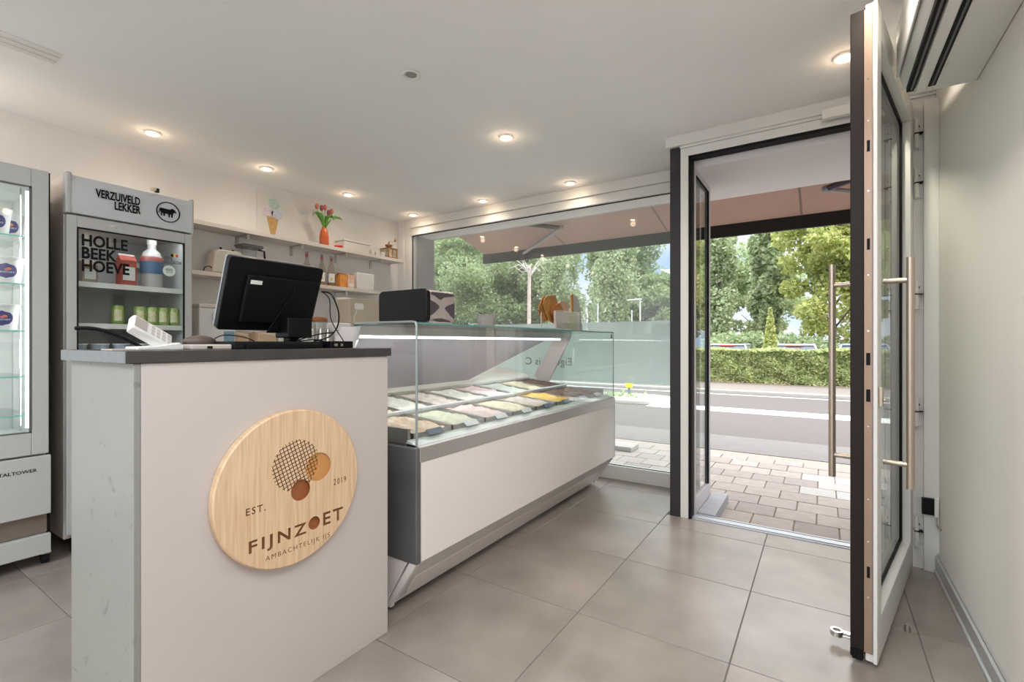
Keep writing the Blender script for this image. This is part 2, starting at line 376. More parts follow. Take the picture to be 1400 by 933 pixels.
# low ceiling cap over the street front
# ------------------------------------------------------------------ open glazed door leaf (hinged on the right)
DR = thing('glazed_door', 'tall glass door standing open beside the cream right wall', 'door', (.39, 3.19, 0), math.atan2(-.978, -.208))
LL, dz0, dz1 = 1.10, .018, 2.372
fr = MB()
for a, b in ((0, .105), (LL - .085, LL - .008)): fr.box(a, b, -.036, 0, dz0, dz1)
fr.box(LL - .008, LL, -.012, 0, dz0, dz1)
fr.box(.105, LL - .085, -.036, 0, dz0, dz0 + .145).box(.105, LL - .085, -.036, 0, dz1 - .105, dz1)
fr.build('door_frame', m_frame, DR, bevel=.003, local=True)
od = MB()
for a, b in ((0, .10), (LL - .115, LL - .012)): od.box(a, b, -.082, -.0405, dz0 + .025, dz1 - .01)
od.box(.10, LL - .115, -.082, -.046, dz0 + .025, dz0 + .13).box(.10, LL - .115, -.082, -.046, dz1 - .1, dz1 - .01)
o = od.build('outer_frame', m_bdark, DR, bevel=.003, local=True); o['label'] = 'dark brown outer face'
B(.02, LL - .11, -.045, -.038, dz0 + .12, dz1 - .1).build('door_glass', m_glass, DR, local=True)
B(.105, .125, -.0375, -.033, dz0 + .145, dz1 - .105).box(LL - .1, LL - .085, -.0375, -.033, dz0 + .145, dz1 - .105).box(.125, LL - .1, -.0375, -.033, dz0 + .145, dz0 + .158).box(.125, LL - .1, -.0375, -.033, dz1 - .118, dz1 - .105).build('glazing_bead', m_black, DR, local=True)
B(LL - .08, LL - .010, -.0402, -.0365, dz0 + .02, dz1 - .008).box(0, LL - .081, -.0402, -.0365, dz0 + .02, dz0 + .1).box(0, LL - .081, -.0402, -.0365, dz1 - .1, dz1 - .008).build('core_profile', m_black, DR, local=True)
lk = B(LL - .0075, LL + .001, -.0385, -.0145, .05, 2.35).build('lock_strip', m_brown, DR, bevel=.001, local=True); lk['label'] = 'bronze strip with lock keeps'
mm = MB()
for z in (1.86, 1.51, .34): mm.box(LL + .0008, LL + .002, -.030, -.021, z - .02, z + .02)
for z in (1.10, .97): mm.box(LL + .0008, LL + .0025, -.032, -.020, z - .022, z + .022)
mm.build('lock_keep', [m_black], lk, local=True)
mm = MB()
for z in (2.1, 1.95, 1.7, 1.4, 1.2, .86, .6, .45, .25): mm.cyl((LL + .001, -.026, z), .003, .001, 'x', 8)
mm.build('screw', m_chrome, lk, local=True)
B(LL - .03, LL - .004, -.075, -.045, .012, .045).cyl((LL - .012, -.07, .02), .012, .022, 'z', 10).build('bottom_bolt', m_black, DR, local=True)
def pull(n_face, n_bar, nm, lab):
    p = MB(); s = LL - .125
    p.tube([(s, n_bar, .632), (s, n_bar, 1.466)], .0125, 14)
    o = p.build(nm, m_handle, DR, smooth=True, local=True); o['label'] = lab
    q = MB()
    for z in (.718, 1.385): q.tube([(s, n_face, z), (s, n_bar, z)], .0095, 12)
    q.build('handle_bracket', m_handle, o, smooth=True, local=True)
pull(0, .078, 'pull_handle', 'long bronze bar on the inner side')
pull(-.082, -.16, 'pull_handle', 'long bronze bar on the street side')
cyl = MB().box(LL - .045, LL - .02, 0, .012, .93, 1.0).cyl((LL - .033, .012, .955), .006, .008, 'y', 10).build('lock_plate', m_handle, DR, bevel=.002, local=True)
# door stay clip on the floor side, stop, closer, junction box
st = MB().lathe([(.013, 0), (.022, 0), (.022, .02), (.013, .02), (.013, 0)], (.045, 2.235, .028), 18).box(.06, .12, 2.222, 2.232, .03, .036).box(.06, .12, 2.240, 2.250, .03, .036).box(.06, .118, 2.226, 2.246, .036, .046)
tag(st.cyl((.10, 2.236, 0), .012, .03, seg=12).build('door_holder', m_chrome, None, .001, smooth=True), 'chrome door holder clip at the foot of the open door', 'door holder')
tag(MB().cyl((.284, 2.47, 0), .011, .022, seg=14).cyl((.284, 2.47, .022), .008, .006, seg=14).build('door_stop', m_steel, None, smooth=True), 'tiny metal door stop on the floor behind the open door', 'door stop')
cl = B(-.005, .30, YD - .075, YD - .03, 2.415, 2.475).build('door_closer', m_plast, None, .006); tag(cl, 'white box door closer on the header above the doorway', 'door closer')
jb = thing('junction_box', 'small black switch box low on the white jamb', 'switch box', (.445, 3.17, .33))
B(.42, .468, 3.155, 3.174, .292, .375).build('cover', m_plastd, jb, .002)
B(.468, .485, 3.155, 3.174, .285, .38).build('bracket', m_plast, jb, .002)
MB().tube([(.474, 3.16, .285), (.474, 3.155, .25), (.482, 3.14, .238), (.488, 3.12, .236)], .004).build('cable', m_steel, jb, smooth=True)

# ------------------------------------------------------------------ air conditioner
AC = thing('air_conditioner', 'long white air conditioning unit high on the right wall', 'air conditioner', (.39, 1.9, 2.15))
pr_ = [(XR - .001, 2.15), (XR - .14, 2.15), (XR - .175, 2.152), (XR - .215, 2.175), (XR - .235, 2.24), (XR - .235, 2.40), (XR - .20, 2.455), (XR - .001, 2.465)]
MB().prism(pr_, 'y', 1.36, 2.475).build('casing', m_ac, AC, .006, bseg=3)
B(XR - .213, XR - .19, 1.42, 2.44, 2.150, 2.17).build('air_slot', m_black, AC)
s2 = B(XR - .150, XR - .128, 1.42, 2.42, 2.146, 2.1505).build('air_slot', m_black, AC)
for i, (xa, n) in enumerate(((XR - .204, 0), (XR - .142, 0))):
    B(xa, xa + .006, 1.43, 2.41, 2.143, 2.151).build('louvre', M('louvre_grey%d' % i, (.10, .10, .10), .5), AC)
mm = MB()
for k in range(3): B(XR - .12, XR - .112, 1.66 + k * .3, 1.69 + k * .3, 2.1475, 2.1505).build('clip', m_ac, AC)
MB().prism([(XR - .186, 2.142), (XR - .154, 2.142), (XR - .152, 2.152), (XR - .188, 2.152)], 'y', 1.40, 2.45).build('flap', m_ac, AC, .002)
B(XR - .242, XR - .236, 1.38, 2.45, 2.22, 2.41).build('front_panel', m_ac, AC, .002)

# ------------------------------------------------------------------ ceiling lights
def ceil_light(x, y, label, lit=True, power=5):
    t = thing('ceiling_spotlight', label, 'ceiling light', (x, y, ZC), group=None)
    MB().lathe([(.030, -.002), (.046, -.002), (.048, -.0085), (.040, -.012), (.030, -.006), (.030, -.002)], (x, y, ZC), 24).build('ring', m_plast if not lit else M('ring_white', (.85, .82, .78), .35), t, smooth=True)
    MB().lathe([(0, 0), (.029, 0), (.029, .003), (0, .003)], (x, y, ZC - .006), 20).build('lens', m_lamp if lit else M('unlit_lens', (.35, .35, .36), .2), t)
    if lit:
        light('spot_beam', 'SPOT', (x, y, ZC - .02), (0, 0, 0), power, (1, .88, .74), spot_size=math.radians(150), spot_blend=.9, shadow_soft_size=.04)
        light('spot_glow', 'POINT', (x, y, ZC - .05), (0, 0, 0), .13, (1, .74, .48), shadow_soft_size=.03)
    return t
for x, y, lab in ((-3.66, 1.33, 'lit ceiling spotlight above the drinks fridge'), (-3.66, 2.09, 'lit ceiling spotlight above the ice cream cone poster'),
                  (-3.67, 2.87, 'lit ceiling spotlight above the vase of tulips'), (-3.67, 3.70, 'lit ceiling spotlight above the coffee mill by the window corner'),
                  (-2.744, 3.70, 'lit ceiling spotlight second along the window from the corner'), (-1.812, 3.70, 'lit ceiling spotlight along the window nearest the doorway'),
                  (-1.766, 2.641, 'lit ceiling spotlight over the middle of the ice cream display'), (.088, 2.784, 'lit ceiling spotlight beside the top of the open glass door')):
    ceil_light(x, y, lab, power=18 if x > 0 else (10 if y < 3 and x > -3 else 2.2))
ceil_light(-1.759, 1.76, 'unlit ceiling spotlight in the middle of the ceiling', False)
for x, y in ((-3.66, .45), (-3.66, -.6), (-1.76, .3), (-1.76, -1.4), (.088, 1.25), (.12, 1.95)):  # unseen spots without fittings, added out of frame to brighten the room
    light('spot_beam', 'SPOT', (x, y, ZC - .02), (0, 0, 0), 7.5 if x > 0 else 5, (1, .90, .80), spot_size=math.radians(130), spot_blend=.9, shadow_soft_size=.04)
    light('spot_glow', 'POINT', (x, y, ZC - .05), (0, 0, 0), .13, (1, .74, .48), shadow_soft_size=.03)
gl = thing('ceiling_grille', 'flat white linear ceiling grille near the left wall', 'vent', (-3.1, .55, ZC))
for k in range(3): B(-3.16 + k * .05, -3.125 + k * .05, .1, .74, ZC - .006, ZC).build('slat', m_plast, gl, .001)

# ------------------------------------------------------------------ counter
ct = thing('service_counter', 'white service counter block with a dark worktop', 'counter', (-1.7, .9, 0))
B(-1.475, -1.46, .5055, 1.331, 0, 1.105).build('front_panel', m_counter, ct, .0015)
B(-1.93, -1.46, .49, .505, 0, 1.105).build('side_panel', m_cside, ct, .0015)['label'] = 'scuffed greenish side panel'
B(-1.93, -1.4755, .507, 1.331, 0, 1.105).build('body', m_counter, ct)
MB().box(-1.945, -1.452, .472, 1.343, 1.106, 1.137).build('worktop', m_slab, ct, .0012)
B(-1.945, -1.4525, .4695, .4715, 1.1065, 1.1365).build('edge_strip', m_slabe, ct)
# round engraved wooden sign
def wood_sign():
    m, t, b = newmat('bamboo_wood'); N = t.nodes; K = t.links.new
    tc = N.new('ShaderNodeTexCoord'); mp = N.new('ShaderNodeMapping'); mp.inputs['Scale'].default_value = (1, 55, 3); K(tc.outputs['Object'], mp.inputs[0])
    n = N.new('ShaderNodeTexNoise'); n.inputs['Scale'].default_value = 2; n.inputs['Detail'].default_value = 5; K(mp.outputs[0], n.inputs[0])
    r = N.new('ShaderNodeValToRGB'); e = r.color_ramp.elements; e[0].position = .3; e[0].color = (.66, .43, .25, 1); e[1].position = .65; e[1].color = (.80, .58, .38, 1)
    K(n.outputs['Fac'], r.inputs[0]); K(r.outputs[0], b.inputs['Base Color']); b.inputs['Roughness'].default_value = .45
    burnt = M('engraved_wood', (.23, .085, .032), .6); honey = M('honey_recess', (.62, .30, .10), .5, var=.2, scale=14); red = M('russet_recess', (.36, .12, .04), .5, var=.2, scale=16)
    cx, cz, R, x0 = .9135, .69, .250, -1.4595; xf = x0 + .026
    s = thing('round_wooden_sign', 'round engraved bamboo sign on the counter front', 'sign', (x0, cx, cz))
    bd = MB().lathe([(0, 0), (R - .003, 0), (R, .003), (R, .022), (R - .004, .026), (0, .026)], (x0, cx, cz), 96, 'x').build('board', [m, burnt, honey, red], None, smooth=False)
    cuts = []
    def cutter(mb, mi, depth):
        c = mb.build('cutter', [m, burnt, honey, red]); c.data.polygons.foreach_set('material_index', [mi] * len(c.data.polygons)); cuts.append(c)
    # the three scoops / waffle: centre offsets in sign (y, z) frame
    cutter(MB().lathe([(0, -.005), (.047, -.005), (.047, .01), (0, .01)], (xf, cx + .086, cz + .048), 48, 'x'), 2, .005)
    cutter(MB().lathe([(0, -.012), (.034, -.012), (.034, .01), (0, .01)], (xf, cx + .020, cz - .014), 48, 'x'), 3, .01)
    cutter(MB().lathe([(0, -.010), (.0215, -.010), (.0215, .01), (0, .01)], (xf, cx + .070, cz - .138), 32, 'x'), 3, .01)
    gy, gz, gr_ = cx + .005, cz + .070, .080
    for ang in (math.radians(18), math.radians(108)):
        for k in range(-6, 7):
            off = k * .0122; half = math.sqrt(max(0, gr_ ** 2 - off ** 2)) + .003
            d = (math.cos(ang), math.sin(ang)); nn = (-d[1], d[0]); q = MB(); w = .0013
            pts = [(gy + d[0] * a + nn[0] * (off + e), gz + d[1] * a + nn[1] * (off + e)) for a, e in ((-half, -w), (half, -w), (half, w), (-half, w))]
            dep = .0076 if ang < 1 else .0078
            cutter(q.prism(pts, 'x', xf - dep, xf + .004), 1, dep)
    for txt, y, z, w, h, bold in (('EST.', -.127, -.036, .060, .022, .014), ('2019', .172, -.020, .052, .0215, .012), ('FIJNZ', -.054, -.150, .190, .049, .022), ('ET', .144, -.137, .080, .044, .022), ('AMBACHTELIJK IJS', .016, -.199, .228, .0205, .0)):
        me = text_mesh(txt, w=w, h=h, bold=bold, depth=.010, spacing=1.3)
        me.transform(Matrix(((0, 0, 1, xf), (1, 0, 0, cx + y), (0, 1, 0, cz + z), (0, 0, 0, 1))))
        for q in (m, burnt, honey, red): me.materials.append(q)
        c = bpy.data.objects.new('cutter', me); C.objects.link(c); me.materials.clear()
        for q in (m, burnt, honey, red): me.materials.append(q)
        me.polygons.foreach_set('material_index', [1] * len(me.polygons))
        bmx = bmesh.new(); bmx.from_mesh(me); bmesh.ops.remove_doubles(bmx, verts=bmx.verts, dist=1e-5); bmesh.ops.recalc_face_normals(bmx, faces=bmx.faces); bmx.to_mesh(me); bmx.free()
        cuts.append(c)
    for c in cuts:
        md = bd.modifiers.new('cut', 'BOOLEAN'); md.operation = 'DIFFERENCE'; md.solver = 'EXACT'; md.object = c
        try: md.material_mode = 'INDEX'
        except Exception: pass
    dg = bpy.context.evaluated_depsgraph_get(); me = bpy.data.meshes.new_from_object(bd.evaluated_get(dg)); bd.modifiers.clear(); bd.data = me
    for c in cuts: bpy.data.objects.remove(c)
    bd.data.transform(Matrix.Translation(-Vector((x0, cx, cz)))); bd.parent = s
    wl = MB()
wood_sign()
# ------------------------------------------------------------------ gelato display case
DY0, DY1, DX = 1.43, 3.655, -1.40
gd = thing('gelato_display', 'long white and steel ice cream display case with glass top', 'display case', (-1.8, 2.5, 0))
B(DX - .012, DX, DY0 + .03, DY1, .245, .66).build('front_panel', m_white, gd, .0015)
MB().prism([(DX + .003, .66), (DX + .003, .722), (DX - .03, .730), (DX - .085, .735), (DX - .085, .66)], 'y', DY0 + .02, DY1).build('steel_rail', m_steelh, gd, .002)
m_dgrey = M('dark_steel_end', (.17, .17, .175), .45, metal=.35, var=.2, scale=2, stretch=(1, 1, 3))
e1 = B(-2.45, DX, DY0, DY0 + .028, .24, .722).build('end_panel', m_dgrey, gd, .006, bseg=3); e1['label'] = 'dark grey steel end'
B(-2.45, DX, DY1 + .001, DY1 + .02, .24, .722).build('end_panel', m_steel, gd, .006)
# slanted plinth with brackets
MB().prism([(DX - .03, .245), (DX - .17, .035), (DX - .17, .02), (DX - .20, .02), (DX - .20, .245)], 'y', DY0 + .03, DY1 - .03).build('plinth', M('plinth_white', (.70, .68, .67), .5), gd, .002)
MB().prism([(DX - .105, .135), (DX - .165, .040), (DX - .165, .028), (DX - .11, .12)], 'y', DY0 + .10, DY1 - .05).build('plinth_lip', m_white, gd)
for y in (DY0 + .004, DY1 - .024):
    MB().prism([(DX - .005, .24), (DX - .045, .24), (DX - .18, .03), (DX - .18, .02), (DX - .155, .02), (DX - .15, .035)], 'y', y, y + .02).build('plinth_bracket', m_white, gd, .001)
    MB().prism([(DX - .06, .238), (DX - .6, .238), (DX - .6, .02), (DX - .19, .02)], 'y', y + .003, y + .017).build('base_end', m_white, gd)
for y in (DY0 + .09, 2.1, 2.9, DY1 - .12):
    MB().cyl((DX - .215, y, 0), .012, .025, seg=10).build('foot', m_chrome, gd, smooth=True)
B(-2.45, DX - .015, DY0 + .03, DY1, .25, .60).box(-2.50, -2.45, DY0, DY1, .05, .86).build('body', m_steel, gd)
# inner tub, sloping front ledge, rear deck
MB().prism([(DX - .02, .728), (DX - .075, .745), (DX - .075, .70), (DX - .02, .70)], 'y', DY0 + .02, DY1 - .02).build('inner_ledge', M('pale_ledge', (.62, .66, .64), .3), gd)
MB().prism([(-2.17, .60), (-2.17, .86), (-2.20, .88), (-2.46, .935), (-2.49, .935), (-2.49, .60)], 'y', DY0 + .03, DY1 - .03).build('rear_deck', M('rear_deck_white', (.72, .73, .70), .35), gd, .003)
B(-2.17, DX - .08, DY0 + .03, DY1 - .03, .60, .615).box(-2.17, DX - .08, DY0 + .03, DY0 + .045, .6, .79).box(-2.17, DX - .08, DY1 - .045, DY1 - .03, .6, .79).build('tub', m_steel, gd)
MB().prism([(-1.825, .795), (-1.805, .792), (-1.805, .806), (-1.825, .81)], 'y', DY0 + .03, DY1 - .04).build('divider_rail', M('rail_white', (.78, .80, .84), .25), gd)
# glass
GT = 1.243
def pane(nm, mb): return mb.build(nm, m_dglass, gd)
pane('front_glass', B(DX - .012, DX - .004, DY0 + .006, DY1 - .004, .728, GT - .008))
pane('top_glass', B(-1.80, DX - .004, DY0 + .006, DY1 - .004, GT - .008, GT))
pane('end_glass', MB().prism([(DX - .013, .74), (DX - .013, GT - .009), (-1.775, GT - .009), (-1.99, .84), (-1.95, .76)], 'y', DY0 + .006, DY0 + .014))
pane('end_glass', MB().prism([(DX - .013, .74), (DX - .013, GT - .009), (-1.775, GT - .009), (-1.99, .84), (-1.95, .76)], 'y', DY1 - .014, DY1 - .006))
m_gframe = M('glass_edge_grey', (.30, .34, .33), .3, metal=.3)
MB().tube([(DX - .006, DY0 + .008, .73), (DX - .006, DY0 + .008, GT - .012), (DX - .012, DY0 + .008, GT), (DX - .03, DY0 + .008, GT + .003), (-1.79, DY0 + .008, GT + .003)], .0052, 8).build('edge_profile', m_gframe, gd, smooth=True)
MB().tube([(DX - .006, DY1 - .008, .73), (DX - .006, DY1 - .008, GT), (-1.79, DY1 - .008, GT + .002)], .004, 8).build('edge_profile', m_gframe, gd, smooth=True)
B(DX - .007, DX - .003, DY0 + .01, DY1 - .01, GT - .007, GT + .001).box(-1.803, -1.799, DY0 + .01, DY1 - .01, GT - .008, GT).build('glass_edge', m_gedge, gd)
B(DX - .0035, DX - .002, DY1 - .07, DY1 - .04, GT - .05, GT - .02).build('corner_badge', M('badge_grey', (.12, .16, .16), .4), gd)
m_brk = M('bracket_rose', (.55, .50, .49), .45)
for y in (DY0 + .016, DY1 - .03):
    MB().prism([(-1.76, GT - .01), (-1.905, GT - .01), (-2.13, .87), (-2.06, .80), (-1.995, .80)], 'y', y, y + .014).build('canopy_bracket', m_brk, gd, .001)
MB().tube([(-1.785, DY0 + .03, 1.186), (-1.785, DY1 - .2, 1.186)], .006, 8).build('led_tube', m_led, gd)
B(-1.80, -1.775, DY0 + .03, DY1 - .03, 1.196, 1.235).build('led_profile', m_steelh, gd)
light('case_light', 'AREA', (-1.77, 2.5, 1.17), (0, math.radians(10), 0), 1.4, (.95, .97, 1), shape='RECTANGLE', size=.03, size_y=2.1)
bld = MB(); _o = (.006, .004)
_a = [(-1.865, 1.225, DY0 + .035), (-1.865, 1.225, 3.54), (-2.09, .90, 2.66), (-2.09, .90, DY0 + .035)]
_v0 = [bld.bm.verts.new((x, y, z)) for x, z, y in _a]; _v1 = [bld.bm.verts.new((x - .006, y, z - .004)) for x, z, y in _a]
bld.bm.faces.new(_v0); bld.bm.faces.new(_v1[::-1])
for _i in range(4): bld.bm.faces.new((_v0[_i], _v1[_i], _v1[(_i + 1) % 4], _v0[(_i + 1) % 4]))
bld.build('rear_blind', M('blind_lilac', (.30, .28, .31), .3, var=.12, scale=3), gd)
# pans
tones = {'biscuit': ((.72, .50, .32), (.85, .74, .62)), 'pistachio': ((.66, .68, .50), (.80, .79, .66)), 'cream': ((.80, .78, .70), (.70, .68, .60)),
         'strawberry': ((.78, .56, .54), (.84, .74, .70)), 'vanilla': ((.82, .77, .58), (.72, .66, .48)), 'mango': ((.92, .55, .10), (.98, .68, .22)),
         'chocolate': ((.10, .06, .05), (.22, .14, .11)), 'hazelnut': ((.62, .52, .44), (.76, .69, .62)), 'mint': ((.60, .70, .64), (.74, .79, .74))}
gm = {k: M('gelato_' + k, b, .55, var=.5, scale=22, col2=a, bump=.5, bscale=60) for k, (a, b) in tones.items()}
def gelato_pan(y0, y1, xa, xb, za, zb, fl, row, k):
    # xa/za = front edge, xb/zb = rear edge (pan tilts towards the customer)
    t = thing('gelato_pan', None, 'ice cream tub', ((xa + xb) / 2, (y0 + y1) / 2, za - .1))
    ya, yb = y0 + .004, y1 - .004; sl = (zb - za) / (xb - xa); zf = lambda x: za + (x - xa) * sl
    mb = MB(); W_ = .006
    def wall(x0, x1, p0, p1):
        mb.prism([(x0, zf(x0) - .11), (x1, zf(x1) - .11), (x1, zf(x1)), (x0, zf(x0))], 'y', p0, p1)
    wall(xb, xa, ya, ya + .004); wall(xb, xa, yb - .004, yb); wall(xa - .004, xa, ya, yb); wall(xb, xb + .004, ya, yb)
    mb.prism([(xb, zf(xb)), (xa, zf(xa)), (xa, zf(xa) + .003), (xb, zf(xb) + .003)], 'y', ya - .002, ya + .008)
    mb.prism([(xb, zf(xb)), (xa, zf(xa)), (xa, zf(xa) + .003), (xb, zf(xb) + .003)], 'y', yb - .008, yb + .002)
    mb.prism([(xb, zf(xb) - .11), (xa, zf(xa) - .11), (xa, zf(xa) - .105), (xb, zf(xb) - .105)], 'y', ya, yb)
    mb.build('steel_tub', m_steel, t)
    n = 26; g = MB(); V = []
    lump = {'biscuit': .014, 'strawberry': .011, 'mango': .010}.get(fl, .009)
    for i in range(n + 1):
        r = []
        for j in range(n + 1):
            a, b = i / n, j / n; x = xb + .005 + (xa - xb - .01) * a; y = ya + .005 + (yb - ya - .01) * b
            e = min(a, 1 - a, b, 1 - b) * 4; e = min(1, e) ** .6
            hgt = -.018 + .026 * e + lump * noise.noise((x * 22 + k * 9, y * 22, row * 5)) + lump * .6 * noise.noise((x * 60, y * 60 + k * 3, 2))
            hgt += .006 * math.sin(b * 14 + 3 * noise.noise((x * 9, y * 9, k))) * e
            r.append(g.bm.verts.new((x, y, zf(x) + hgt)))
        V.append(r)
    for i in range(n):
        for j in range(n): g.bm.faces.new((V[i][j], V[i + 1][j], V[i + 1][j + 1], V[i][j + 1]))
    bmesh.ops.recalc_face_normals(g.bm, faces=g.bm.faces)
    if g.bm.faces[0].normal.z < 0: bmesh.ops.reverse_faces(g.bm, faces=g.bm.faces)
    g.build('ice_cream', gm[fl], t, smooth=True)
    return t
frontrow = [('biscuit', 'chunky biscuit ice cream'), ('pistachio', 'pale green pistachio ice cream'), ('strawberry', 'pink strawberry ice cream'), ('vanilla', 'pale yellow vanilla ice cream'), ('hazelnut', 'beige nut ice cream'), ('mango', 'bright orange ice cream'), ('chocolate', 'dark chocolate ice cream'), ('chocolate', 'dark brown ice cream')]
backrow = [('biscuit', 'caramel brown ice cream'), ('cream', 'white lumpy ice cream'), ('hazelnut', 'light nut ice cream'), ('cream', 'smooth cream white ice cream'), ('strawberry', 'soft pink ice cream'), ('mint', 'grey green ice cream'), ('vanilla', 'cream yellow ice cream'), ('chocolate', 'nearly black ice cream')]
ny = len(frontrow); pw = (DY1 - DY0 - .11) / ny
for k in range(ny):
    ya = DY0 + .055 + k * pw
    place = 'nearest the counter end' if k == 0 else ('at the far window end' if k == ny - 1 else '%s from the counter end' % ['', 'second', 'third', 'fourth', 'fifth', 'sixth', 'seventh'][k])
    t = gelato_pan(ya, ya + pw, -1.478, -1.80, .765, .792, frontrow[k][0], 0, k); t['label'] = '%s tub, front row, %s' % (frontrow[k][1], place)
    t = gelato_pan(ya, ya + pw, -1.832, -2.165, .805, .845, backrow[k][0], 1, k); t['label'] = '%s tub, back row, %s' % (backrow[k][1], place)
m_card = M('tag_card', (.78, .80, .86), .4); m_cardb = M('tag_blue', (.13, .16, .22), .4)
for k in range(ny):
    y = DY0 + .055 + (k + .5) * pw
    b = k in (0, 4, 5)
    o = MB().prism([(-1.452, .752), (-1.478, .772), (-1.480, .770), (-1.454, .750)], 'y', y - .05, y + .05).build('flavour_card', m_cardb if b else m_card, None)
    tag(o, '%s flavour card in front of the %s' % ('dark' if b else 'white', frontrow[k][1] + (' at the far window end' if k == 7 else '')), 'price card', group='flavour cards along the display glass')

# ------------------------------------------------------------------ things on the display top
GZ = GT + .006
np_ = thing('napkin_dispenser', 'black box with wavy chrome side on the display top', 'dispenser', (-1.66, 1.7, GZ))
def rrect(x0, x1, z0, z1, r, n=5):
    P = []
    for cx, cz, a0 in ((x1 - r, z1 - r, 0), (x0 + r, z1 - r, PI / 2), (x0 + r, z0 + r, PI), (x1 - r, z0 + r, 1.5 * PI)):
        for k in range(n + 1): a = a0 + k * PI / 2 / n; P.append((cx + r * math.cos(a), cz + r * math.sin(a)))
    return P
MB().prism(rrect(-1.82, -1.50, GZ, GZ + .158, .026), 'y', 1.60, 1.625).build('front_shell', m_plastd, np_, .005)
MB().prism(rrect(-1.815, -1.505, GZ + .003, GZ + .155, .024), 'y', 1.625, 1.80).build('body', M('rose_chrome', (.62, .55, .53), .25, metal=.55, var=.25, scale=6), np_)
def _wave(nm, P, m):
    MB().prism([(1.625 + a * .175, GZ + b * .155) for a, b in P], 'x', -1.506, -1.5035).build(nm, m, np_)
m_wv = M('dark_wave', (.075, .06, .07), .35)
_wave('wave_inlay', [(.02, .22), (.16, .30), (.34, .46), (.36, .50), (.30, .56), (.14, .64), (.02, .68)], m_wv)
_wave('wave_inlay', [(.98, .14), (.84, .24), (.62, .42), (.58, .48), (.66, .54), (.82, .60), (.98, .66)], m_wv)
_wave('wave_inlay', [(.05, .93), (.05, .84), (.2, .82), (.32, .74), (.42, .72), (.55, .80), (.8, .84), (.95, .86), (.95, .93)], m_wv)
_wave('wave_inlay', [(.1, .08), (.3, .04), (.6, .05), (.9, .04), (.7, .10), (.45, .16), (.2, .13)], m_wv)
cu = MB().lathe([(0, 0), (.045, 0), (.058, .065), (.062, .066), (.062, .07), (.055, .07), (.043, .005), (0, .005)], (-1.62, 2.22, GZ), 28).build('paper_bowl', M('grey_bowl', (.40, .38, .35), .5), None, smooth=True)
tag(cu, 'small grey bowl standing on the display top', 'bowl')
tag(MB().tube([(-1.63, 2.20, GZ + .071), (-1.585, 2.10, GZ + .078)], .003).build('spoon', m_plastd, None), 'black spoon lying across the small grey bowl', 'spoon')
# cone stand with wafer cones
cs = thing('cone_stand', 'clear acrylic stand with wafer leaves on the display top', 'stand', (-1.6, 3.05, GZ))
B(-1.66, -1.54, 2.78, 3.28, GZ, GZ + .008).build('base', m_dglass, cs)
MB().tube([(-1.6, 2.82, GZ), (-1.6, 2.82, GZ + .12), (-1.6, 2.72, GZ + .13)], .005).build('rod', m_steel, cs)
for y0, y1, m in ((2.93, 3.10, M('pink_card_holder', (.62, .50, .46), .5)), (3.11, 3.26, M('olive_card_holder', (.55, .52, .30), .5))):
    MB().prism([(y0, GZ + .008), (y1, GZ + .008), (y1 + .01, GZ + .13), (y0 - .01, GZ + .13)], 'x', -1.56, -1.54).build('holder', m, cs, .002)
B(-1.535, -1.531, 2.90, 3.28, GZ + .008, GZ + .14).build('acrylic_front', m_dglass, cs)
m_waf = M('wafer_orange', (.62, .30, .08), .6, var=.35, scale=20, bump=.3)
m_waf2 = M('wafer_pale', (.70, .50, .38), .6, var=.15, scale=20)
def wafer(y, z, h, w, tilt, m, lab, x):
    mb = MB(); n = 12; P = []
    for k in range(n + 1): a = k / n; P.append((-w * math.sin(PI * a ** .8) * .6, h * a))
    for k in range(n, -1, -1): a = k / n; P.append((w * math.sin(PI * a ** .6) * .55 + .001, h * a))
    c, s_ = math.cos(tilt), math.sin(tilt); P = [(y + a * c + b * s_, z - a * s_ + b * c) for a, b in P]
    o = mb.prism(P, 'x', x, x + .006).build('wafer', m, None, .001); return tag(o, lab, 'wafer')
wafer(2.88, GZ + .05, .19, .13, .02, m_waf, 'orange wafer leaf outermost in the acrylic stand', -1.615)
wafer(2.93, GZ + .06, .21, .22, .45, m_waf, 'tall orange wafer leaf curving over the acrylic stand', -1.60)
wafer(3.03, GZ + .05, .15, .20, .2, M('wafer_red', (.45, .17, .05), .6), 'dark red-brown wafer leaf low in the acrylic stand', -1.585)
o = MB().prism(rrect(3.07, 3.22, GZ + .05, GZ + .215, .03), 'x', -1.60, -1.59).build('wafer', m_waf2, None, .001); tag(o, 'pale pink rounded wafer card in the middle of the stand', 'wafer')
o = MB().prism([(3.28, GZ + .002), (3.305, GZ + .002), (3.29, GZ + .28), (3.262, GZ + .27)], 'x', -1.60, -1.588).build('board_edge', m_waf, None, .001); tag(o, 'narrow brown wooden board upright beside the stand', 'board')
o = MB().prism([(3.31, GZ + .002), (3.50, GZ + .002), (3.43, GZ + .24), (3.36, GZ + .28), (3.30, GZ + .27)], 'x', -1.62, -1.605).build('menu_card', M('menu_grey', (.62, .62, .58), .6, var=.1), None); tag(o, 'tall pale grey card upright at the end of the display top', 'card')

# ------------------------------------------------------------------ things on the counter
CZ = 1.137
mo = thing('till_monitor', 'black till monitor seen from behind on the counter', 'monitor', (-1.75, .995, CZ))
bs = B(-1.86, -1.62, .815, 1.15, CZ, CZ + .026).build('base', m_plastm, mo, .004)
B(-1.618, -1.60, .85, 1.12, CZ + .001, CZ + .018).build('base_lip', m_plastd, mo, .002)
tilt = math.atan2(.095, .25)
Rm = Matrix.Translation((-1.75, .995, 1.207)) @ Matrix.Rotation(tilt, 4, 'Y')
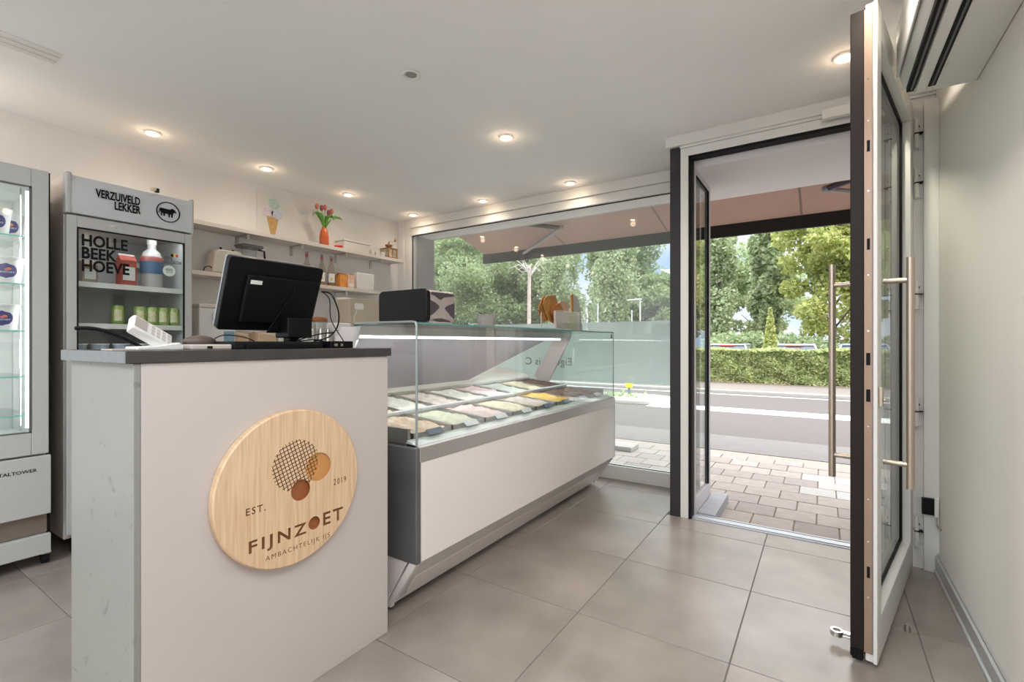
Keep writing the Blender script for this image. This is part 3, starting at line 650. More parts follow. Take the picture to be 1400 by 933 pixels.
# local: x = depth (thickness, + towards the customer), y = width, z = height
MB().prism(rrect(-.178, .178, 0, .262, .012), 'x', -.012, .012).rot(Rm).build('screen_shell', m_plastd, mo, .003)
MB().prism(rrect(-.178, .178, 0, .262, .012), 'x', -.018, -.0125).rot(Rm).build('bezel', M('bezel_grey', (.35, .40, .43), .3), mo)
MB().box(.012, .030, -.115, .165, .035, .21).rot(Rm).build('rear_housing', m_plastd, mo, .006)
B(-.001, .0, 0, .001, 0, .001).rot(Matrix.Translation((-1.74, 1.0, CZ + .03))).build('rivet', m_plastd, mo)
MB().box(.031, .0322, -.105, -.065, .178, .192).rot(Rm).build('sticker', m_inkw, mo)
MB().prism([(-.015, 0), (.115, 0), (.145, .08), (.11, .175), (.06, .175)], 'x', .031, .036).rot(Rm).build('arm_cover', m_plastd, mo, .002)
MB().prism([(1.03, CZ + .04), (1.13, CZ + .04), (1.13, CZ + .115), (1.03, CZ + .115)], 'x', -1.745, -1.66).build('neck', m_plastd, mo, .004)
B(-1.74, -1.70, 1.06, 1.10, CZ + .026, CZ + .041).build('neck_foot', m_plastd, mo, .002)
def cable(pts, r=.0022, lab=None, m=m_plastd):
    # smooth the polyline
    P = [Vector(p) for p in pts]; Q = []
    for i in range(len(P) - 1):
        p0, p1, p2, p3 = P[max(i - 1, 0)], P[i], P[i + 1], P[min(i + 2, len(P) - 1)]
        for k in range(6):
            t = k / 6; Q.append(.5 * ((2 * p1) + (p2 - p0) * t + (2 * p0 - 5 * p1 + 4 * p2 - p3) * t * t + (3 * p1 - p0 - 3 * p2 + p3) * t ** 3))
    Q.append(P[-1]); o = MB().tube(Q, r, 6).build('cable', m, None, smooth=True)
    return tag(o, lab, 'cable')
cable([(-1.66, 1.17, 1.36), (-1.65, 1.21, 1.35), (-1.64, 1.235, 1.28), (-1.65, 1.235, 1.22), (-1.66, 1.20, 1.18), (-1.68, 1.15, 1.165)], .003, 'black cable hanging from the right edge of the till monitor')
cable([(-1.66, 1.175, 1.36), (-1.65, 1.20, 1.33), (-1.64, 1.20, 1.25), (-1.62, 1.24, 1.17), (-1.62, 1.26, 1.145)], .002, 'thin black cable looping down to the small black box')
cable([(-1.64, 1.18, 1.16), (-1.63, 1.12, 1.17), (-1.65, 1.06, 1.165), (-1.66, 1.15, 1.19), (-1.65, 1.22, 1.20)], .0025, 'tangled black cable behind the small black box')
cable([(-1.80, .83, 1.165), (-1.78, .86, 1.185), (-1.77, .92, 1.18), (-1.78, .97, 1.165)], .002, 'short black cable arching under the monitor beside the mouse')
pbx = thing('power_box', 'small black box with ports at the counter end', 'box', (-1.62, 1.24, CZ))
B(-1.68, -1.60, 1.17, 1.275, CZ, CZ + .028).build('shell', m_plastd, pbx, .003)
B(-1.5995, -1.5985, 1.185, 1.2, CZ + .008, CZ + .018).box(-1.5995, -1.5985, 1.215, 1.225, CZ + .008, CZ + .018).build('port', m_steel, pbx)
dk = thing('card_tray', 'flat white plastic tray on the counter by the monitor', 'tray', (-1.68, .76, CZ))
B(-1.75, -1.62, .69, .81, CZ, CZ + .016).build('shell', M('aged_white', (.62, .55, .49), .5), dk, .004)
B(-1.62, -1.6185, .735, .75, CZ + .003, CZ + .011).build('port', m_plastm, dk)
ms_ = MB().ball((-1.76, .775, CZ + .026), .035, .05, .02, 20).build('mouse', M('brown_mouse', (.10, .07, .06), .4), None, smooth=True); tag(ms_, 'rounded dark brown computer mouse on the white tray', 'mouse')
ps = thing('card_terminal', 'white card payment terminal tilted on its stand', 'card terminal', (-1.66, .60, CZ))
Rt = Matrix.Translation((-1.655, .60, CZ + .042)) @ Matrix.Rotation(math.radians(32), 4, 'X')
MB().prism([(.55, CZ), (.665, CZ), (.665, CZ + .012), (.655, CZ + .022), (.60, CZ + .012), (.55, CZ + .01)], 'x', -1.70, -1.61).build('stand', m_plast, ps, .003)
Rt = Matrix.Translation((-1.655, .597, CZ + .046)) @ Matrix.Rotation(math.radians(-33), 4, 'X') @ Matrix.Rotation(math.radians(38), 4, 'Y')
MB().prism(rrect(-.060, .058, -.013, .013, .008), 'x', -.036, .036).rot(Rt).build('handset', m_plast, ps, .004)
MB().box(-.026, .026, -.055, -.02, .0130, .0145).rot(Rt).build('screen', M('lcd_beige', (.45, .40, .36), .3), ps)
kb = MB()
for a in range(4):
    for b in range(3): kb.box(-.024 + b * .018, -.012 + b * .018, -.008 + a * .016, .002 + a * .016, .0130, .0145)
kb.rot(Rt).build('keypad', M('key_grey', (.55, .52, .49), .5), ps)
tag(B(-1.70, -1.62, .495, .548, CZ, CZ + .004).build('receipt_tray', M('beige_card', (.55, .46, .38), .6), None), 'thin beige slip on the counter corner', 'card')

# ------------------------------------------------------------------ tower display fridge at the left
TX, TY0, TY1 = -3.38, .09, .778
tw = thing('tower_fridge', 'tall pale grey glass-door tower fridge with lit shelves', 'fridge', (-3.7, .43, 0))
gy0, gy1, gz0, gz1 = .17, .705, .70, 1.955
B(TX - .035, TX, gy1, TY1 - .008, .585, 2.05).box(TX - .035, TX, TY0, gy0, .585, 2.05).box(TX - .035, TX, gy0, gy1, gz1, 2.05).box(TX - .035, TX, gy0, gy1, .585, gz0).build('door', m_tower, tw, .004)
B(TX - .022, TX - .014, gy0, gy1, gz0, gz1).build('door_glass', m_dglass, tw)
B(TX - .013, TX + .001, gy1 - .008, gy1, gz0, gz1).box(TX - .013, TX + .001, gy0, gy1, gz1 - .007, gz1).box(TX - .013, TX + .001, gy0, gy1, gz0, gz0 + .006).build('door_seal', M('seal_grey', (.12, .12, .12), .5), tw)
sd = MB().box(-4.0, TX - .04, TY1 - .03, TY1, .13, 2.05).box(-4.0, TX - .04, TY0, TY0 + .03, .13, 2.05).box(-4.0, -3.97, TY0 + .03, TY1 - .03, .13, 2.05).box(-3.97, TX - .041, TY0 + .03, TY1 - .03, 1.98, 2.05).box(-3.97, TX - .041, TY0 + .03, TY1 - .03, .13, .66)
sd.build('cabinet', M('tower_body', (.62, .62, .61), .4), tw, .003)
B(TX - .038, TX - .034, TY1 - .012, TY1 + .004, .13, 2.052).build('side_seal', m_black, tw)
bp_ = B(TX - .03, TX, TY0, TY1, .27, .575).build('kick_panel', m_tower, tw, .003)
place_text('lettering', 'CRYSTALTOWER', (TX + .001, .625, .505), (0, 1, 0), (0, 0, 1), m_ink, bp_, w=.20, h=.017, bold=.01)
B(TX - .045, TX - .03, TY0, TY1 - .01, .17, .27).build('recess', M('recess_steel', (.30, .24, .20), .4, metal=.6), tw)
B(TX - .03, TX, TY0, TY1, .065, .165).build('base_panel', m_tower, tw, .003)
for k, y in enumerate((TY1 - .012, TY0 + .06)):
    c = MB().cyl((TX - .06, y - .012, .036), .036, .024, 'y', 20).build('caster', m_plastm, tw, smooth=True)
    B(TX - .085, TX - .02, y - .02, y + .02, .055, .066).box(TX - .075, TX - .045, y + .013, y + .017, .03, .06).build('caster_fork', m_chrome, c, .002)
inn = (gy0 + .005, gy1 - .01)
sh = MB()
for k, z in enumerate((1.70, 1.455, 1.215, .98, .78)):
    s_ = B(-3.93, TX - .06, TY0 + .04, TY1 - .06, z, z + .007).build('glass_shelf', glassmat('shelf_glass%d' % k, (.95, .99, .98), 1.45), tw)
    B(TX - .0605, TX - .0575, TY0 + .04, TY1 - .06, z, z + .007).build('shelf_edge', M('aqua_edge', (.25, .62, .55), .3), s_)
for y in (TY1 - .075, TY0 + .05):
    MB().tube([(TX - .06, y, .72), (TX - .06, y, 1.94)], .010, 8).build('led_strip', m_ledt, tw)
MB().tube([(-3.93, .60, .72), (-3.93, .60, 1.94)], .012, 8).build('led_strip', m_ledt, tw)
for y in (TY1 - .05, .69, .52):
    MB().tube([(-3.9 if y < .6 else TX - .13, y, .70), (-3.9 if y < .6 else TX - .13, y, 1.97)], .004, 6).build('upright', m_chrome, tw)
light('tower_light', 'POINT', (-3.6, .45, 1.6), (0, 0, 0), .7, (1, .98, .97), shadow_soft_size=.08)
light('tower_light', 'POINT', (-3.6, .45, 1.1), (0, 0, 0), .6, (1, .98, .97), shadow_soft_size=.08)
m_tub = M('tub_white', (.80, .79, .77), .4); m_lab = M('label_indigo', (.055, .05, .22), .4); m_or = M('logo_orange', (.80, .25, .05), .4); m_pk = M('logo_pink', (.75, .15, .25), .4)
def icetub(x, y, z, lab, r=.062):
    t = thing('ice_cream_tub', lab, 'ice cream tub', (x, y, z))
    MB().lathe([(0, 0), (r * .80, 0), (r * .97, .118), (0, .118)], (x, y, z), 32).build('cup', m_tub, t, smooth=True)
    MB().lathe([(0, 0), (r * 1.03, 0), (r * 1.04, .010), (r * .98, .014), (0, .014)], (x, y, z + .118), 32).build('lid', m_plast, t, smooth=True)
    # oval label wrapped on the cup, facing the room
    ang0 = math.atan2(0 - y, 0 - x)
    def wrap(nm, cu, cv, ru, rv, m, off, parent):
        mb = MB(); cen = None; ring = []
        def P(u, v):
            zz = .06 + v; rr = (.80 + .17 * zz / .118) * r + off; a = ang0 + u / r
            return (x + rr * math.cos(a), y + rr * math.sin(a), z + zz)
        rows = 9
        prev = None
        for i in range(rows):
            vv = -rv + 2 * rv * i / (rows - 1); hw = ru * math.sqrt(max(0.0, 1 - (vv / rv) ** 2)) + .0002
            cur = [mb.bm.verts.new(P(cu - hw + 2 * hw * j / 10, cv + vv)) for j in range(11)]
            if prev:
                for j in range(10): mb.bm.faces.new((prev[j], prev[j + 1], cur[j + 1], cur[j]))
            prev = cur
        return mb.build(nm, m, parent)
    l = wrap('label', 0, 0, .047, .038, m_lab, .0008, t)
    wrap('emblem', .012, .010, .010, .007, m_or, .0014, l); wrap('emblem', .002, .006, .008, .006, m_pk, .0016, l)
    me = text_mesh('FIJNZOET', w=.072, h=.010, bold=.01)
    for v in me.vertices:
        u, vv, d = v.co; zz = .052 + vv; rr = (.80 + .17 * zz / .118) * r + .0016 + d; a = ang0 + u / r
        v.co = (rr * math.cos(a), rr * math.sin(a), zz)
    me.materials.clear(); me.materials.append(m_inkw); o = bpy.data.objects.new('lettering', me); C.objects.link(o); o.parent = l
icetub(-3.50, .595, 1.707, 'white ice cream tub on the upper shelf of the tower fridge, foremost')
icetub(-3.62, .665, 1.707, 'white ice cream tub on the upper shelf of the tower fridge, behind another')
icetub(-3.50, .635, 1.462, 'white ice cream tub with indigo label on the second fridge shelf', .068)
icetub(-3.50, .620, 1.222, 'white ice cream tub with indigo label on the third fridge shelf', .068)

# ------------------------------------------------------------------ drinks fridge
FX, FY0, FY1 = -3.40, .842, 1.455
df = thing('drinks_fridge', 'grey drinks fridge with cow emblem on its header', 'fridge', (-3.7, 1.15, 0))
fb = MB().box(-4.0, FX - .045, FY0, FY0 + .03, .09, 2.07).box(-4.0, FX - .045, FY1 - .03, FY1, .09, 2.07).box(-4.0, -3.96, FY0 + .03, FY1 - .03, .09, 2.07).box(-3.96, FX - .046, FY0 + .03, FY1 - .03, .09, .9).box(-3.96, FX - .046, FY0 + .03, FY1 - .03, 1.83, 2.07)
fb.build('cabinet', [M('fridge_side_metal', (.62, .56, .50), .35, metal=.3)], df, .003)
B(-3.958, -3.955, FY0 + .03, FY1 - .03, .9, 1.83).box(-3.955, FX - .05, FY0 + .0305, FY0 + .033, .9, 1.83).box(-3.955, FX - .05, FY1 - .033, FY1 - .0305, .9, 1.83).build('inner_lining', m_fin, df)
for y in (FY0 + .06, FY1 - .06): MB().cyl((-3.5, y, 0), .02, .09, seg=12).build('foot', m_plastm, df)
# header with rounded top and right corner
hd = MB().prism([(FX - .045, 1.862), (FX + .004, 1.862), (FX + .010, 1.90), (FX + .006, 2.03), (FX - .010, 2.068), (FX - .045, 2.078)], 'y', FY0, FY1).build('header', m_header, df, .004)
B(FX - .045, FX + .0115, FY0 - .004, FY0 + .022, 1.858, 2.08).box(FX - .045, FX + .0115, FY1 - .014, FY1 + .004, 1.858, 2.08).build('header_cap', m_fridge, df, .008, bseg=3)
hx = FX + .0095
place_text('lettering', 'VERZUIVELD\nLEKKER', (hx + .003, 1.067, 1.968), (0, 1, 0), (0, 0, 1), m_ink, hd, w=.21, h=.098, bold=.030, align='RIGHT')
mb = MB(); rr_o, rr_i = .064, .0585
for k in range(40):
    a, b = 2 * PI * k / 40, 2 * PI * (k + 1) / 40
    mb.prism([(1.315 + q * math.cos(w), 1.965 + q * .98 * math.sin(w)) for q, w in ((rr_o, a), (rr_o, b), (rr_i, b), (rr_i, a))], 'x', hx, hx + .003)
mb.build('emblem_ring', m_ink, hd)
cow = [(-.045, .012), (-.040, .020), (-.015, .019), (.010, .018), (.022, .026), (.027, .026), (.032, .020), (.038, .022), (.037, .017), (.046, .006), (.042, .002), (.034, .004), (.028, -.002), (.026, -.012), (.024, -.030), (.018, -.030), (.017, -.012), (.010, -.013), (.009, -.031), (.003, -.031), (.002, -.012), (-.016, -.010), (-.018, -.028), (-.024, -.028), (-.025, -.012), (-.031, -.008), (-.032, -.027), (-.038, -.027), (-.038, -.004), (-.043, .006), (-.046, -.012), (-.049, -.012)]
MB().prism([(1.313 + a, 1.965 + b) for a, b in cow], 'x', hx, hx + .003).build('cow_emblem', m_ink, hd)
# door
dy0, dy1, dzb, dzt = FY0 + .045, FY1 - .045, .80, 1.79
dd = B(FX - .04, FX, FY0 + .003, dy0, .12, 1.852).box(FX - .04, FX, dy1, FY1 - .003, .12, 1.852).box(FX - .04, FX, dy0, dy1, dzt, 1.852).box(FX - .04, FX, dy0, dy1, .12, dzb).build('door', m_fridge, df, .003)
B(FX - .012, FX - .006, dy0, dy1, dzb, dzt).build('door_glass', m_dglass, df)
B(FX - .012, FX + .001, dy0, dy0 + .006, dzb, dzt).box(FX - .012, FX + .001, dy1 - .006, dy1, dzb, dzt).box(FX - .012, FX + .001, dy0, dy1, dzt - .006, dzt).build('door_seal', m_black, df)
B(FX, FX + .002, 1.03, 1.06, 1.815, 1.83).build('badge', m_chrome, dd)
for z, nm in ((1.495, 0), (1.262, 0), (1.03, 0)):
    s_ = B(-3.94, FX - .06, FY0 + .035, FY1 - .035, z - .012, z - .004).build('wire_shelf', M('shelf_wire_white', (.72, .72, .70), .4), df)
    B(FX - .06, FX - .052, FY0 + .035, FY1 - .035, z - .024, z + .006).build('shelf_lip', m_plast, s_, .002)
gx = FX - .005
gt = place_text('lettering', 'HOLLE\nBEEK\nHOEVE', (gx + .0006, 1.015, 1.655), (0, 1, 0), (0, 0, 1), m_ink, df, w=.215, h=.205, bold=.030, align='LEFT', depth=.0006)
place_text('lettering', '100%\nBELGISCH', (gx + .0006, 1.345, 1.672), (0, 1, 0), (0, 0, 1), M('ink_grey', (.08, .08, .10), .6), df, w=.095, h=.042, bold=.02, align='LEFT', depth=.0006)
fg = B(gx, gx + .001, 1.335, 1.348, 1.695, 1.712).build('flag_sticker', m_ink, df)
B(gx, gx + .0012, 1.348, 1.361, 1.695, 1.712).build('flag_band', M('flag_yellow', (.85, .62, .05), .5), fg); B(gx, gx + .0012, 1.361, 1.374, 1.695, 1.712).build('flag_band', M('flag_red', (.75, .05, .04), .5), fg)
sk = disc(MB(), (gx, 1.325, 1.605), .034, 'x', 30, .001).build('round_sticker', M('sticker_green', (.62, .72, .62), .5), df)
place_text('lettering', 'CO2', (gx + .0016, 1.325, 1.612), (0, 1, 0), (0, 0, 1), m_ink, sk, w=.036, h=.014, bold=.02, depth=.0006)
place_text('lettering', 'neutraal', (gx + .0016, 1.325, 1.597), (0, 1, 0), (0, 0, 1), m_ink, sk, w=.034, h=.006, depth=.0006)
light('fridge_light', 'AREA', (FX - .06, 1.15, 1.80), (0, math.radians(25), 0), .22, (.95, .98, 1), shape='RECTANGLE', size=.04, size_y=.5)
m_cang = M('can_green', (.20, .38, .08), .35, metal=.3, var=.5, scale=30, col2=(.55, .60, .20))
def can(x, y, z, lab, grp='green cans on the middle shelf of the drinks fridge'):
    t = thing('drink_can', lab, 'can', (x, y, z), group=grp)
    MB().lathe([(0, .003), (.022, 0), (.0265, .006), (.032, .014), (.032, .112), (.027, .120), (0, .118)], (x, y, z), 24).build('body', m_cang, t, smooth=True)
    MB().lathe([(0, .115), (.0255, .117), (.027, .122), (.025, .122), (.0, .119)], (x, y, z), 20).build('top_rim', m_chrome, t, smooth=True)
    a0 = math.atan2(-y, -x); mb = MB(); pv = None
    for j in range(7):
        a = a0 - .6 + 1.2 * j / 6; c = [mb.bm.verts.new((x + .0324 * math.cos(a), y + .0324 * math.sin(a), z + q)) for q in (.03, .095)]
        if pv: mb.bm.faces.new((pv[0], c[0], c[1], pv[1]))
        pv = c
    mb.build('label', M('can_label_%d' % int(y * 100), (.70, .62, .25), .4, var=.6, scale=40, col2=(.75, .75, .6)), t)
for k, (y, w) in enumerate(((1.105, 'leftmost'), (1.215, 'second from the left'), (1.275, 'middle'), (1.335, 'second from the right'), (1.395, 'rightmost'))):
    can(-3.52, y, 1.259, 'green drink can on the middle fridge shelf, %s of five' % w)
jg = thing('milk_jug', 'white jug bottle with blue and red sleeve in the drinks fridge', 'bottle', (-3.56, 1.29, 1.492))
MB().lathe([(0, 0), (.052, 0), (.056, .01), (.056, .20), (.045, .235), (.024, .255), (.022, .285), (0, .285)], (-3.56, 1.29, 1.492), 28).build('body', M('milk_white', (.55, .53, .52), .4), jg, smooth=True)
MB().lathe([(.0612, .10), (.0612, .175), (.0600, .175), (.06, .10)], (-3.56, 1.29, 1.492), 28).build('blue_sleeve', M('sleeve_blue', (.07, .14, .26), .4), jg, smooth=True)
MB().lathe([(.0614, .176), (.0608, .20), (.058, .205), (.058, .176)], (-3.56, 1.29, 1.492), 28).build('red_band', M('sleeve_red', (.34, .08, .07), .4), jg, smooth=True)
MB().cyl((-3.56, 1.29, 1.777), .026, .028, seg=18).build('cap', m_plast, jg, smooth=True)
def carton(x0, x1, y0, y1, z, h, m, lab, m2, cat='carton'):
    t = thing('carton', lab, cat, ((x0 + x1) / 2, (y0 + y1) / 2, z))
    B(x0, x1, y0, y1, z, z + h * .8).build('box', m, t, .002)
    MB().prism([(x0, z + h * .8), (x1, z + h * .8), ((x0 + x1) / 2 + .004, z + h * .96), ((x0 + x1) / 2 - .004, z + h * .96)], 'y', y0, y1).build('gable', m, t, .001)
    B((x0 + x1) / 2 - .002, (x0 + x1) / 2 + .002, y0, y1, z + h * .95, z + h).build('seam', m2, t)
    B(x1, x1 + .001, y0 + .01, y1 - .01, z + h * .2, z + h * .6).build('label', m2, t)
    return t
carton(-3.56, -3.48, 1.105, 1.185, 1.492, .20, M('carton_red', (.48, .09, .06), .5, var=.3, scale=20), 'red and white milk carton behind the glass lettering', m_inkw)
carton(-3.56, -3.48, .93, 1.00, 1.492, .14, M('carton_brown', (.38, .27, .20), .5, var=.3, scale=20), 'brown and white carton behind the first glass letters', m_inkw)
for k in range(5):
    y = .92 + k * .10
    t = thing('yoghurt_pot', 'pale blue yoghurt pot low in the drinks fridge, %s of five' % ('leftmost', 'second from the left', 'middle', 'second from the right', 'rightmost')[k], 'pot', (-3.52, y, 1.027), group='pale blue pots low in the drinks fridge')
    MB().lathe([(0, 0), (.033, 0), (.042, .12), (0, .12)], (-3.52, y, 1.027), 20).build('pot', M('pot_blue%d' % k, (.42, .47, .60), .5, var=.3, scale=25), t, smooth=True)
    MB().cyl((-3.52, y, 1.147), .044, .006, seg=20).build('lid', m_plast, t)
sp_ = thing('clip_lamp', 'tiny cream and black clip lamp on top of the fridge', 'lamp', (-3.42, 1.255, 2.078))
MB().ball((-3.41, 1.245, 2.092), .016, .018, .014).build('bulb', M('cream_bulb', (.75, .62, .45), .4), sp_, smooth=True)
MB().cyl((-3.41, 1.262, 2.078), .013, .022, seg=14).build('clip', m_plastm, sp_)
hoop = MB().tube([(-1.86, .50 + .17 * k / 12 - .02, CZ + .004 + .062 * math.sin(math.pi * (.42 + .58 * k / 12))) for k in range(13)], .0055, 8)
tag(hoop.build('handle_hoop', m_plastm, None, smooth=True), 'black curved cable arching over the counter before the fridge', 'cable')
# ------------------------------------------------------------------ wall shelves and what stands on them
SF = -3.86
def wall_shelf(zb, y0, y1, lab, by):
    t = thing('wall_shelf', lab, 'shelf', (XB, (y0 + y1) / 2, zb))
    B(XB, SF, y0, y1, zb, zb + .032).build('board', m_shelf, t, .002)
    for y in by:
        b = B(XB + .001, XB + .006, y - .012, y + .012, zb - .085, zb - .001).box(XB + .001, SF - .03, y - .012, y + .012, zb - .006, zb - .001).build('bracket', m_steel, t)
        MB().prism([(SF - .032, zb - .001), (SF - .026, zb - .001), (SF - .026, zb - .04), (SF - .032, zb - .04)], 'y', y - .012, y + .012).build('bracket_lip', m_steel, b)
    return t
wall_shelf(2.035, 1.30, 3.74, 'long upper white wall shelf holding the tulips', (2.07, 2.55, 3.02, 3.46))
wall_shelf(1.662, 1.30, 3.42, 'lower white wall shelf holding bottles and cartons', (2.3, 3.02))
Z2, Z1 = 2.0672, 1.6942
# poster
po = thing('ice_cream_poster', 'paper poster of an ice cream cone on the wall', 'poster', (XB + .004, 2.45, Z2))
B(XB + .001, XB + .004, 2.232, 2.72, Z2, 2.485).build('paper', M('poster_paper', (.74, .71, .68), .7), po)
xp = XB + .004
m_wc = M('paint_orange', (.72, .44, .17), .7, var=.3, scale=50)
MB().prism([(2.315, 2.270), (2.425, 2.255), (2.395, 2.105), (2.355, 2.105)], 'x', xp, xp + .001).build('painted_cone', m_wc, po)
for y, z, r, c in ((2.385, 2.385, .052, (.50, .62, .55)), (2.328, 2.300, .050, (.70, .61, .65)), (2.410, 2.292, .050, (.60, .60, .70))):
    disc(MB(), (xp, y, z), r, 'x', 24, .0009).build('painted_scoop', M('scoop_%d' % int(y * 1000), c, .7, var=.35, scale=35, col2=tuple(min(1, q * 1.25) for q in c)), po)
    mb = MB()
    for k in range(30):
        a = k * .42; q = .004 + r * .8 * k / 30; a2 = (k + 1) * .42; q2 = .004 + r * .8 * (k + 1) / 30
        mb.prism([(y + q * math.cos(a), z + q * math.sin(a)), (y + q2 * math.cos(a2), z + q2 * math.sin(a2)), (y + (q2 + .003) * math.cos(a2), z + (q2 + .003) * math.sin(a2)), (y + (q + .003) * math.cos(a), z + (q + .003) * math.sin(a))], 'x', xp + .0009, xp + .0015)
    mb.build('swirl', M('swirl_%d' % int(y * 1000), tuple(q * .8 for q in c), .7), po)
# tulips
vx, vy = -3.93, 2.80
va = MB().lathe([(0, 0), (.040, 0), (.043, .01), (.042, .09), (.034, .14), (.021, .165), (.020, .178), (.014, .178), (.014, .15), (0, .15)], (vx, vy, Z2), 28).build('vase', M('orange_ceramic', (.62, .13, .03), .35, var=.3, scale=8), None, smooth=True)
tag(va, 'orange ceramic vase on the upper shelf', 'vase')
m_stem = M('stem_green', (.20, .36, .08), .5); m_tleaf = M('tulip_leaf', (.22, .46, .06), .5, var=.4, scale=12, col2=(.08, .26, .03))
m_bud1 = M('tulip_orange', (.72, .25, .10), .5, var=.4, scale=20, col2=(.45, .10, .10)); m_bud2 = M('tulip_wine', (.28, .06, .08), .5)
buds = [(-.078, .335, m_bud1, 'orange tulip outermost over the poster side'), (-.034, .328, m_bud2, 'wine-red tulip second over the poster side'), (.010, .345, m_bud1, 'tallest orange tulip in the middle of the vase'), (.040, .300, m_bud2, 'dark wine-red tulip sitting lowest in the vase'), (.080, .322, m_bud1, 'orange tulip outermost over the window side')]
for k, (dy, h, m, lab) in enumerate(buds):
    t = thing('tulip', lab, 'flower', (vx, vy, Z2 + .15), group=None)
    top = Vector((vx + .01 * (k % 2), vy + dy, Z2 + h)); b = Vector((vx, vy + dy * .1, Z2 + .152))
    MB().tube([b, b.lerp(top, .5) + Vector((0, -dy * .15, 0)), top], .0028, 6).build('stem', m_stem, t, smooth=True)
    f = MB()
    for q in range(5):
        a = q * 2 * PI / 5; f.ball(top + Vector((math.cos(a) * .006, math.sin(a) * .006, .022)), .011, .011, .027, 10)
    f.build('petals', m, t, smooth=True)
    for s_ in (-1, 1):
        L0 = MB(); n = 10; side = (-1 if dy < 0 else 1) * (1 if s_ > 0 else .45); reach = (.085 + .05 * (k % 3)) * side
        pv = None
        for i in range(n + 1):
            a = i / n; y = vy + reach * a ** 1.1; z = Z2 + .155 + .14 * math.sin(a * PI * (.62 + .1 * (k % 2))) ; x = vx + .015 * s_ * a + .004 * k
            w = .022 * math.sin(PI * min(1, a * .92 + .06)) + .0015
            nrm = Vector((.35 * s_, -.5 * side, 1)).normalized(); wv = Vector((1, 0, .4)).normalized() * w
            c = [L0.bm.verts.new(Vector((x, y, z)) - wv), L0.bm.verts.new(Vector((x, y, z)) + Vector((0, 0, -.004))), L0.bm.verts.new(Vector((x, y, z)) + wv)]
            if pv:
                L0.bm.faces.new((pv[0], c[0], c[1], pv[1])); L0.bm.faces.new((pv[1], c[1], c[2], pv[2]))
            pv = c
        o = L0.build('leaf', m_tleaf, t, smooth=True); sm = o.modifiers.new('thick', 'SOLIDIFY'); sm.thickness = .001
rd = MB().tube([(-3.90, 2.905, Z2 + .016), (-3.90, 2.975, Z2 + .024)], .011, 12).ball((-3.90, 2.905, Z2 + .014), .014)
tag(rd.build('red_scoop', M('red_plastic', (.62, .04, .03), .4), None, smooth=True), 'small red plastic scoop beside the orange vase', 'scoop')
cb = thing('storage_box', 'translucent white storage box on the upper shelf', 'box', (-3.95, 3.14, Z2))
B(-4.02, -3.885, 2.99, 3.30, Z2, Z2 + .085).build('box', M('milky_plastic', (.72, .66, .62), .45), cb, .008, bseg=3)
B(-4.025, -3.88, 2.985, 3.305, Z2 + .085, Z2 + .097).build('lid', m_plast, cb, .004)
for k in range(3):
    y = 3.36 + k * .07
    o = MB().lathe([(0, 0), (.024, 0), (.033, .05), (.030, .05), (.022, .004), (0, .004)], (-3.92, y, Z2), 20).build('small_cup', m_plast, None, smooth=True)
    tag(o, 'small white cup on the upper shelf, %s' % ('next to the storage box', 'between two other white cups', 'next to the coffee mill')[k], 'cup', group='white cups on the upper shelf')
cm = thing('coffee_mill', 'antique tiled coffee mill with brass bowl and crank', 'coffee mill', (-3.93, 3.60, Z2))
m_cmw = M('mill_wood', (.36, .15, .05), .45); m_cmt = M('mill_tile', (.72, .62, .45), .4, var=.5, scale=25, col2=(.25, .22, .14)); m_brass = M('aged_brass', (.42, .26, .12), .35, metal=.8)
B(-3.99, -3.87, 3.54, 3.66, Z2 + .008, Z2 + .10).build('body', m_cmt, cm)
fr_ = B(-3.998, -3.862, 3.532, 3.668, Z2, Z2 + .010).box(-3.998, -3.862, 3.532, 3.668, Z2 + .098, Z2 + .108)
for x in (-3.993, -3.875):
    for y in (3.537, 3.653): fr_.box(x, x + .01, y, y + .01, Z2, Z2 + .1)
fr_.box(-3.8695, -3.866, 3.595, 3.603, Z2, Z2 + .1).build('frame', m_cmw, cm, .001)
MB().lathe([(0, 0), (.018, 0), (.020, .012), (.038, .028), (.040, .040), (.012, .050), (.008, .07), (0, .07)], (-3.93, 3.60, Z2 + .108), 24).build('bowl', m_brass, cm, smooth=True)
MB().tube([(-3.93, 3.60, Z2 + .178), (-3.93, 3.60, Z2 + .188), (-3.93, 3.69, Z2 + .196)], .003).build('crank', m_steel, cm)
MB().lathe([(0, 0), (.010, .004), (.011, .02), (.006, .032), (0, .032)], (-3.93, 3.69, Z2 + .196), 14).build('knob', m_cmw, cm, smooth=True)

# lower shelf
tj = thing('toaster', 'cream toaster with round dial on the lower shelf', 'toaster', (-3.93, 2.0, Z1))
MB().prism([(1.80, Z1 + .006), (2.02, Z1 + .006), (2.02, Z1 + .17), (2.0, Z1 + .185), (1.84, Z1 + .185), (1.815, Z1 + .15)], 'x', -4.02, -3.88).build('body', M('toaster_cream', (.62, .57, .50), .4), tj, .008, bseg=3)
B(-4.01, -3.89, 1.83, 1.99, Z1, Z1 + .007).build('base', m_plastm, tj)
MB().lathe([(0, 0), (.014, 0), (.013, .012), (0, .012)], (-3.879, 1.975, Z1 + .08), 18, 'x').build('dial', m_plastm, tj, smooth=True)
MB().cyl((-3.93, 1.88, Z1 + .185), .009, .022, seg=12).build('lever', m_plastm, tj); MB().cyl((-3.93, 1.97, Z1 + .185), .009, .016, seg=12).build('lever', m_plastm, tj)
cable([(-3.92, 1.815, Z1 + .02), (-3.90, 1.79, Z1 + .045), (-3.90, 1.755, Z1 + .035), (-3.92, 1.75, Z1 + .003)], .004, 'black power lead curling from the cream toaster')
bl = thing('blender_jug', 'clear blender jug with dark lid on the lower shelf', 'blender', (-3.95, 2.11, Z1))
